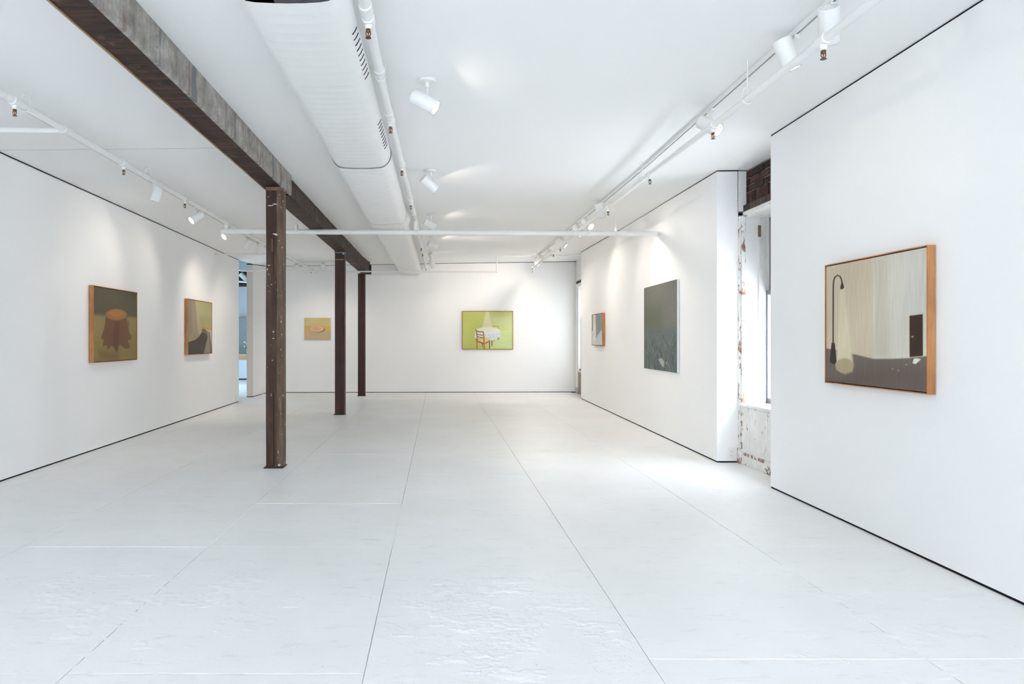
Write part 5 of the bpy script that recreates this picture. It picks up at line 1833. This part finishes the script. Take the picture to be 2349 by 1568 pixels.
aco = structure(ac.build('ceiling_annex', m_paint('dark_open_ceiling', (0.075, 0.055, 0.045), 0.8, 0.2, 4)), 'dark open ceiling of the neighbouring room')
for k in range(9):
    MB().box(-8.1, -4.38, 18.0 + k * 0.6, 18.09 + k * 0.6, 3.56, 3.80).build('joist', BEAMW, aco)
sf = MB()
sf.box(-8.0, -4.38, 22.62, 23.4, 3.12, 3.80)
structure(sf.build('trim_3', BEAMW), 'dark timber soffit above the desk in the neighbouring room')
hd = MB()
hd.box(-8.1, -4.37, 17.0, 17.2, 3.035, 3.80)
structure(hd.build('trim_2', ANX), 'pale bulkhead across the neighbouring room')
dp = empty('annex_pipe', (-6.35, 22.0, 3.4))
tag(dp, 'white fat pipe under the dark ceiling seen through the doorway', 'pipe')
MB().tube([(-6.42, 22.2, 3.44), (-6.28, 22.2, 3.31), (-5.95, 22.2, 3.02)], 0.09, 18).build('pipe', PIPEW, dp, True)
MB().tube([(-7.2, 21.9, 3.22), (-5.6, 21.9, 3.12)], 0.032, 12).build('conduit', PIPEW, dp, True)
dk = empty('reception_desk', (-6.3, 22.4, 0))
tag(dk, 'white desk with thick light wood top seen through the doorway', 'desk')
MB().box(-7.6, -5.2, 22.35, 22.95, 0.66, 0.84).build('desk_top', m_wood('light_oak_top', (0.40, 0.24, 0.12), (0.56, 0.36, 0.19), (0.66, 0.46, 0.27), 0, 1.0, 0.5, 0.1), dk, False, 0.004)
MB().box(-7.5, -5.3, 22.42, 22.9, 0.03, 0.66).build('desk_front', ANX, dk)
MB().box(-7.5, -5.3, 22.46, 22.9, 0.0, 0.03).build('desk_plinth', DARK, dk)
cb_ = empty('grey_cabinet', (-6.3, 23.2, 0))
tag(cb_, 'tall grey cabinet behind the desk seen through the doorway', 'cabinet')
GC = m_paint('cabinet_grey', (0.34, 0.36, 0.37), 0.6, 0.03, 3)
MB().box(-7.6, -5.2, 23.05, 23.38, 0.0, 2.05).build('cabinet_body', GC, cb_)
for k in range(4):
    x = -7.6 + 0.6 * k
    MB().box(x + 0.004, x + 0.596, 23.03, 23.05, 0.05, 2.04).build('cabinet_door', GC, cb_, False, 0.002)
fv = empty('flower_vase', (-6.30, 22.6, 0.84))
tag(fv, 'white flowers in a glass vase on the desk beyond the doorway', 'flowers')
MB().lathe((-6.30, 22.6, 0.84), (0, 0, 1), [(0, 0.045), (0.02, 0.055), (0.10, 0.04), (0.18, 0.05), (0.175, 0.045), (0.03, 0.045), (0.03, 0.001)], 18).build('vase', m_plain('pale_vase', (0.5, 0.55, 0.55), 0.2), fv, True)
PET = m_plain('white_petals', (0.82, 0.84, 0.82), 0.6)
GRN = m_plain('leaf_green', (0.06, 0.12, 0.05), 0.6)
R2 = random.Random(5)
for k in range(16):
    a, rr = R2.uniform(0, 6.28), R2.uniform(0.01, 0.15)
    p = Vector((-6.30 + rr * math.cos(a), 22.6 + rr * math.sin(a) * 0.7, 1.14 + R2.uniform(-0.08, 0.12)))
    st_ = MB().tube([(-6.30, 22.6, 0.95), (-6.30 + rr * 0.5 * math.cos(a), 22.6, 1.04), tuple(p)], 0.003, 6).build('flower_stem', GRN, fv)
    bl = MB()
    for q in range(6):
        t = q * 1.047 + a
        c0 = p + Vector((0.018 * math.cos(t), -0.008, 0.018 * math.sin(t)))
        bl.sphere(c0, 0.016, 8, 5, 0.8)
    bl.build('blossom', PET, fv, True)
    if k % 2:
        lf = MB()
        lf.add([tuple(p), tuple(p + Vector((0.05, -0.01, -0.02))), tuple(p + Vector((0.09, 0, -0.06))), tuple(p + Vector((0.035, 0.012, -0.055)))], [(0, 1, 2, 3)])
        lf.build('leaf', GRN, fv)
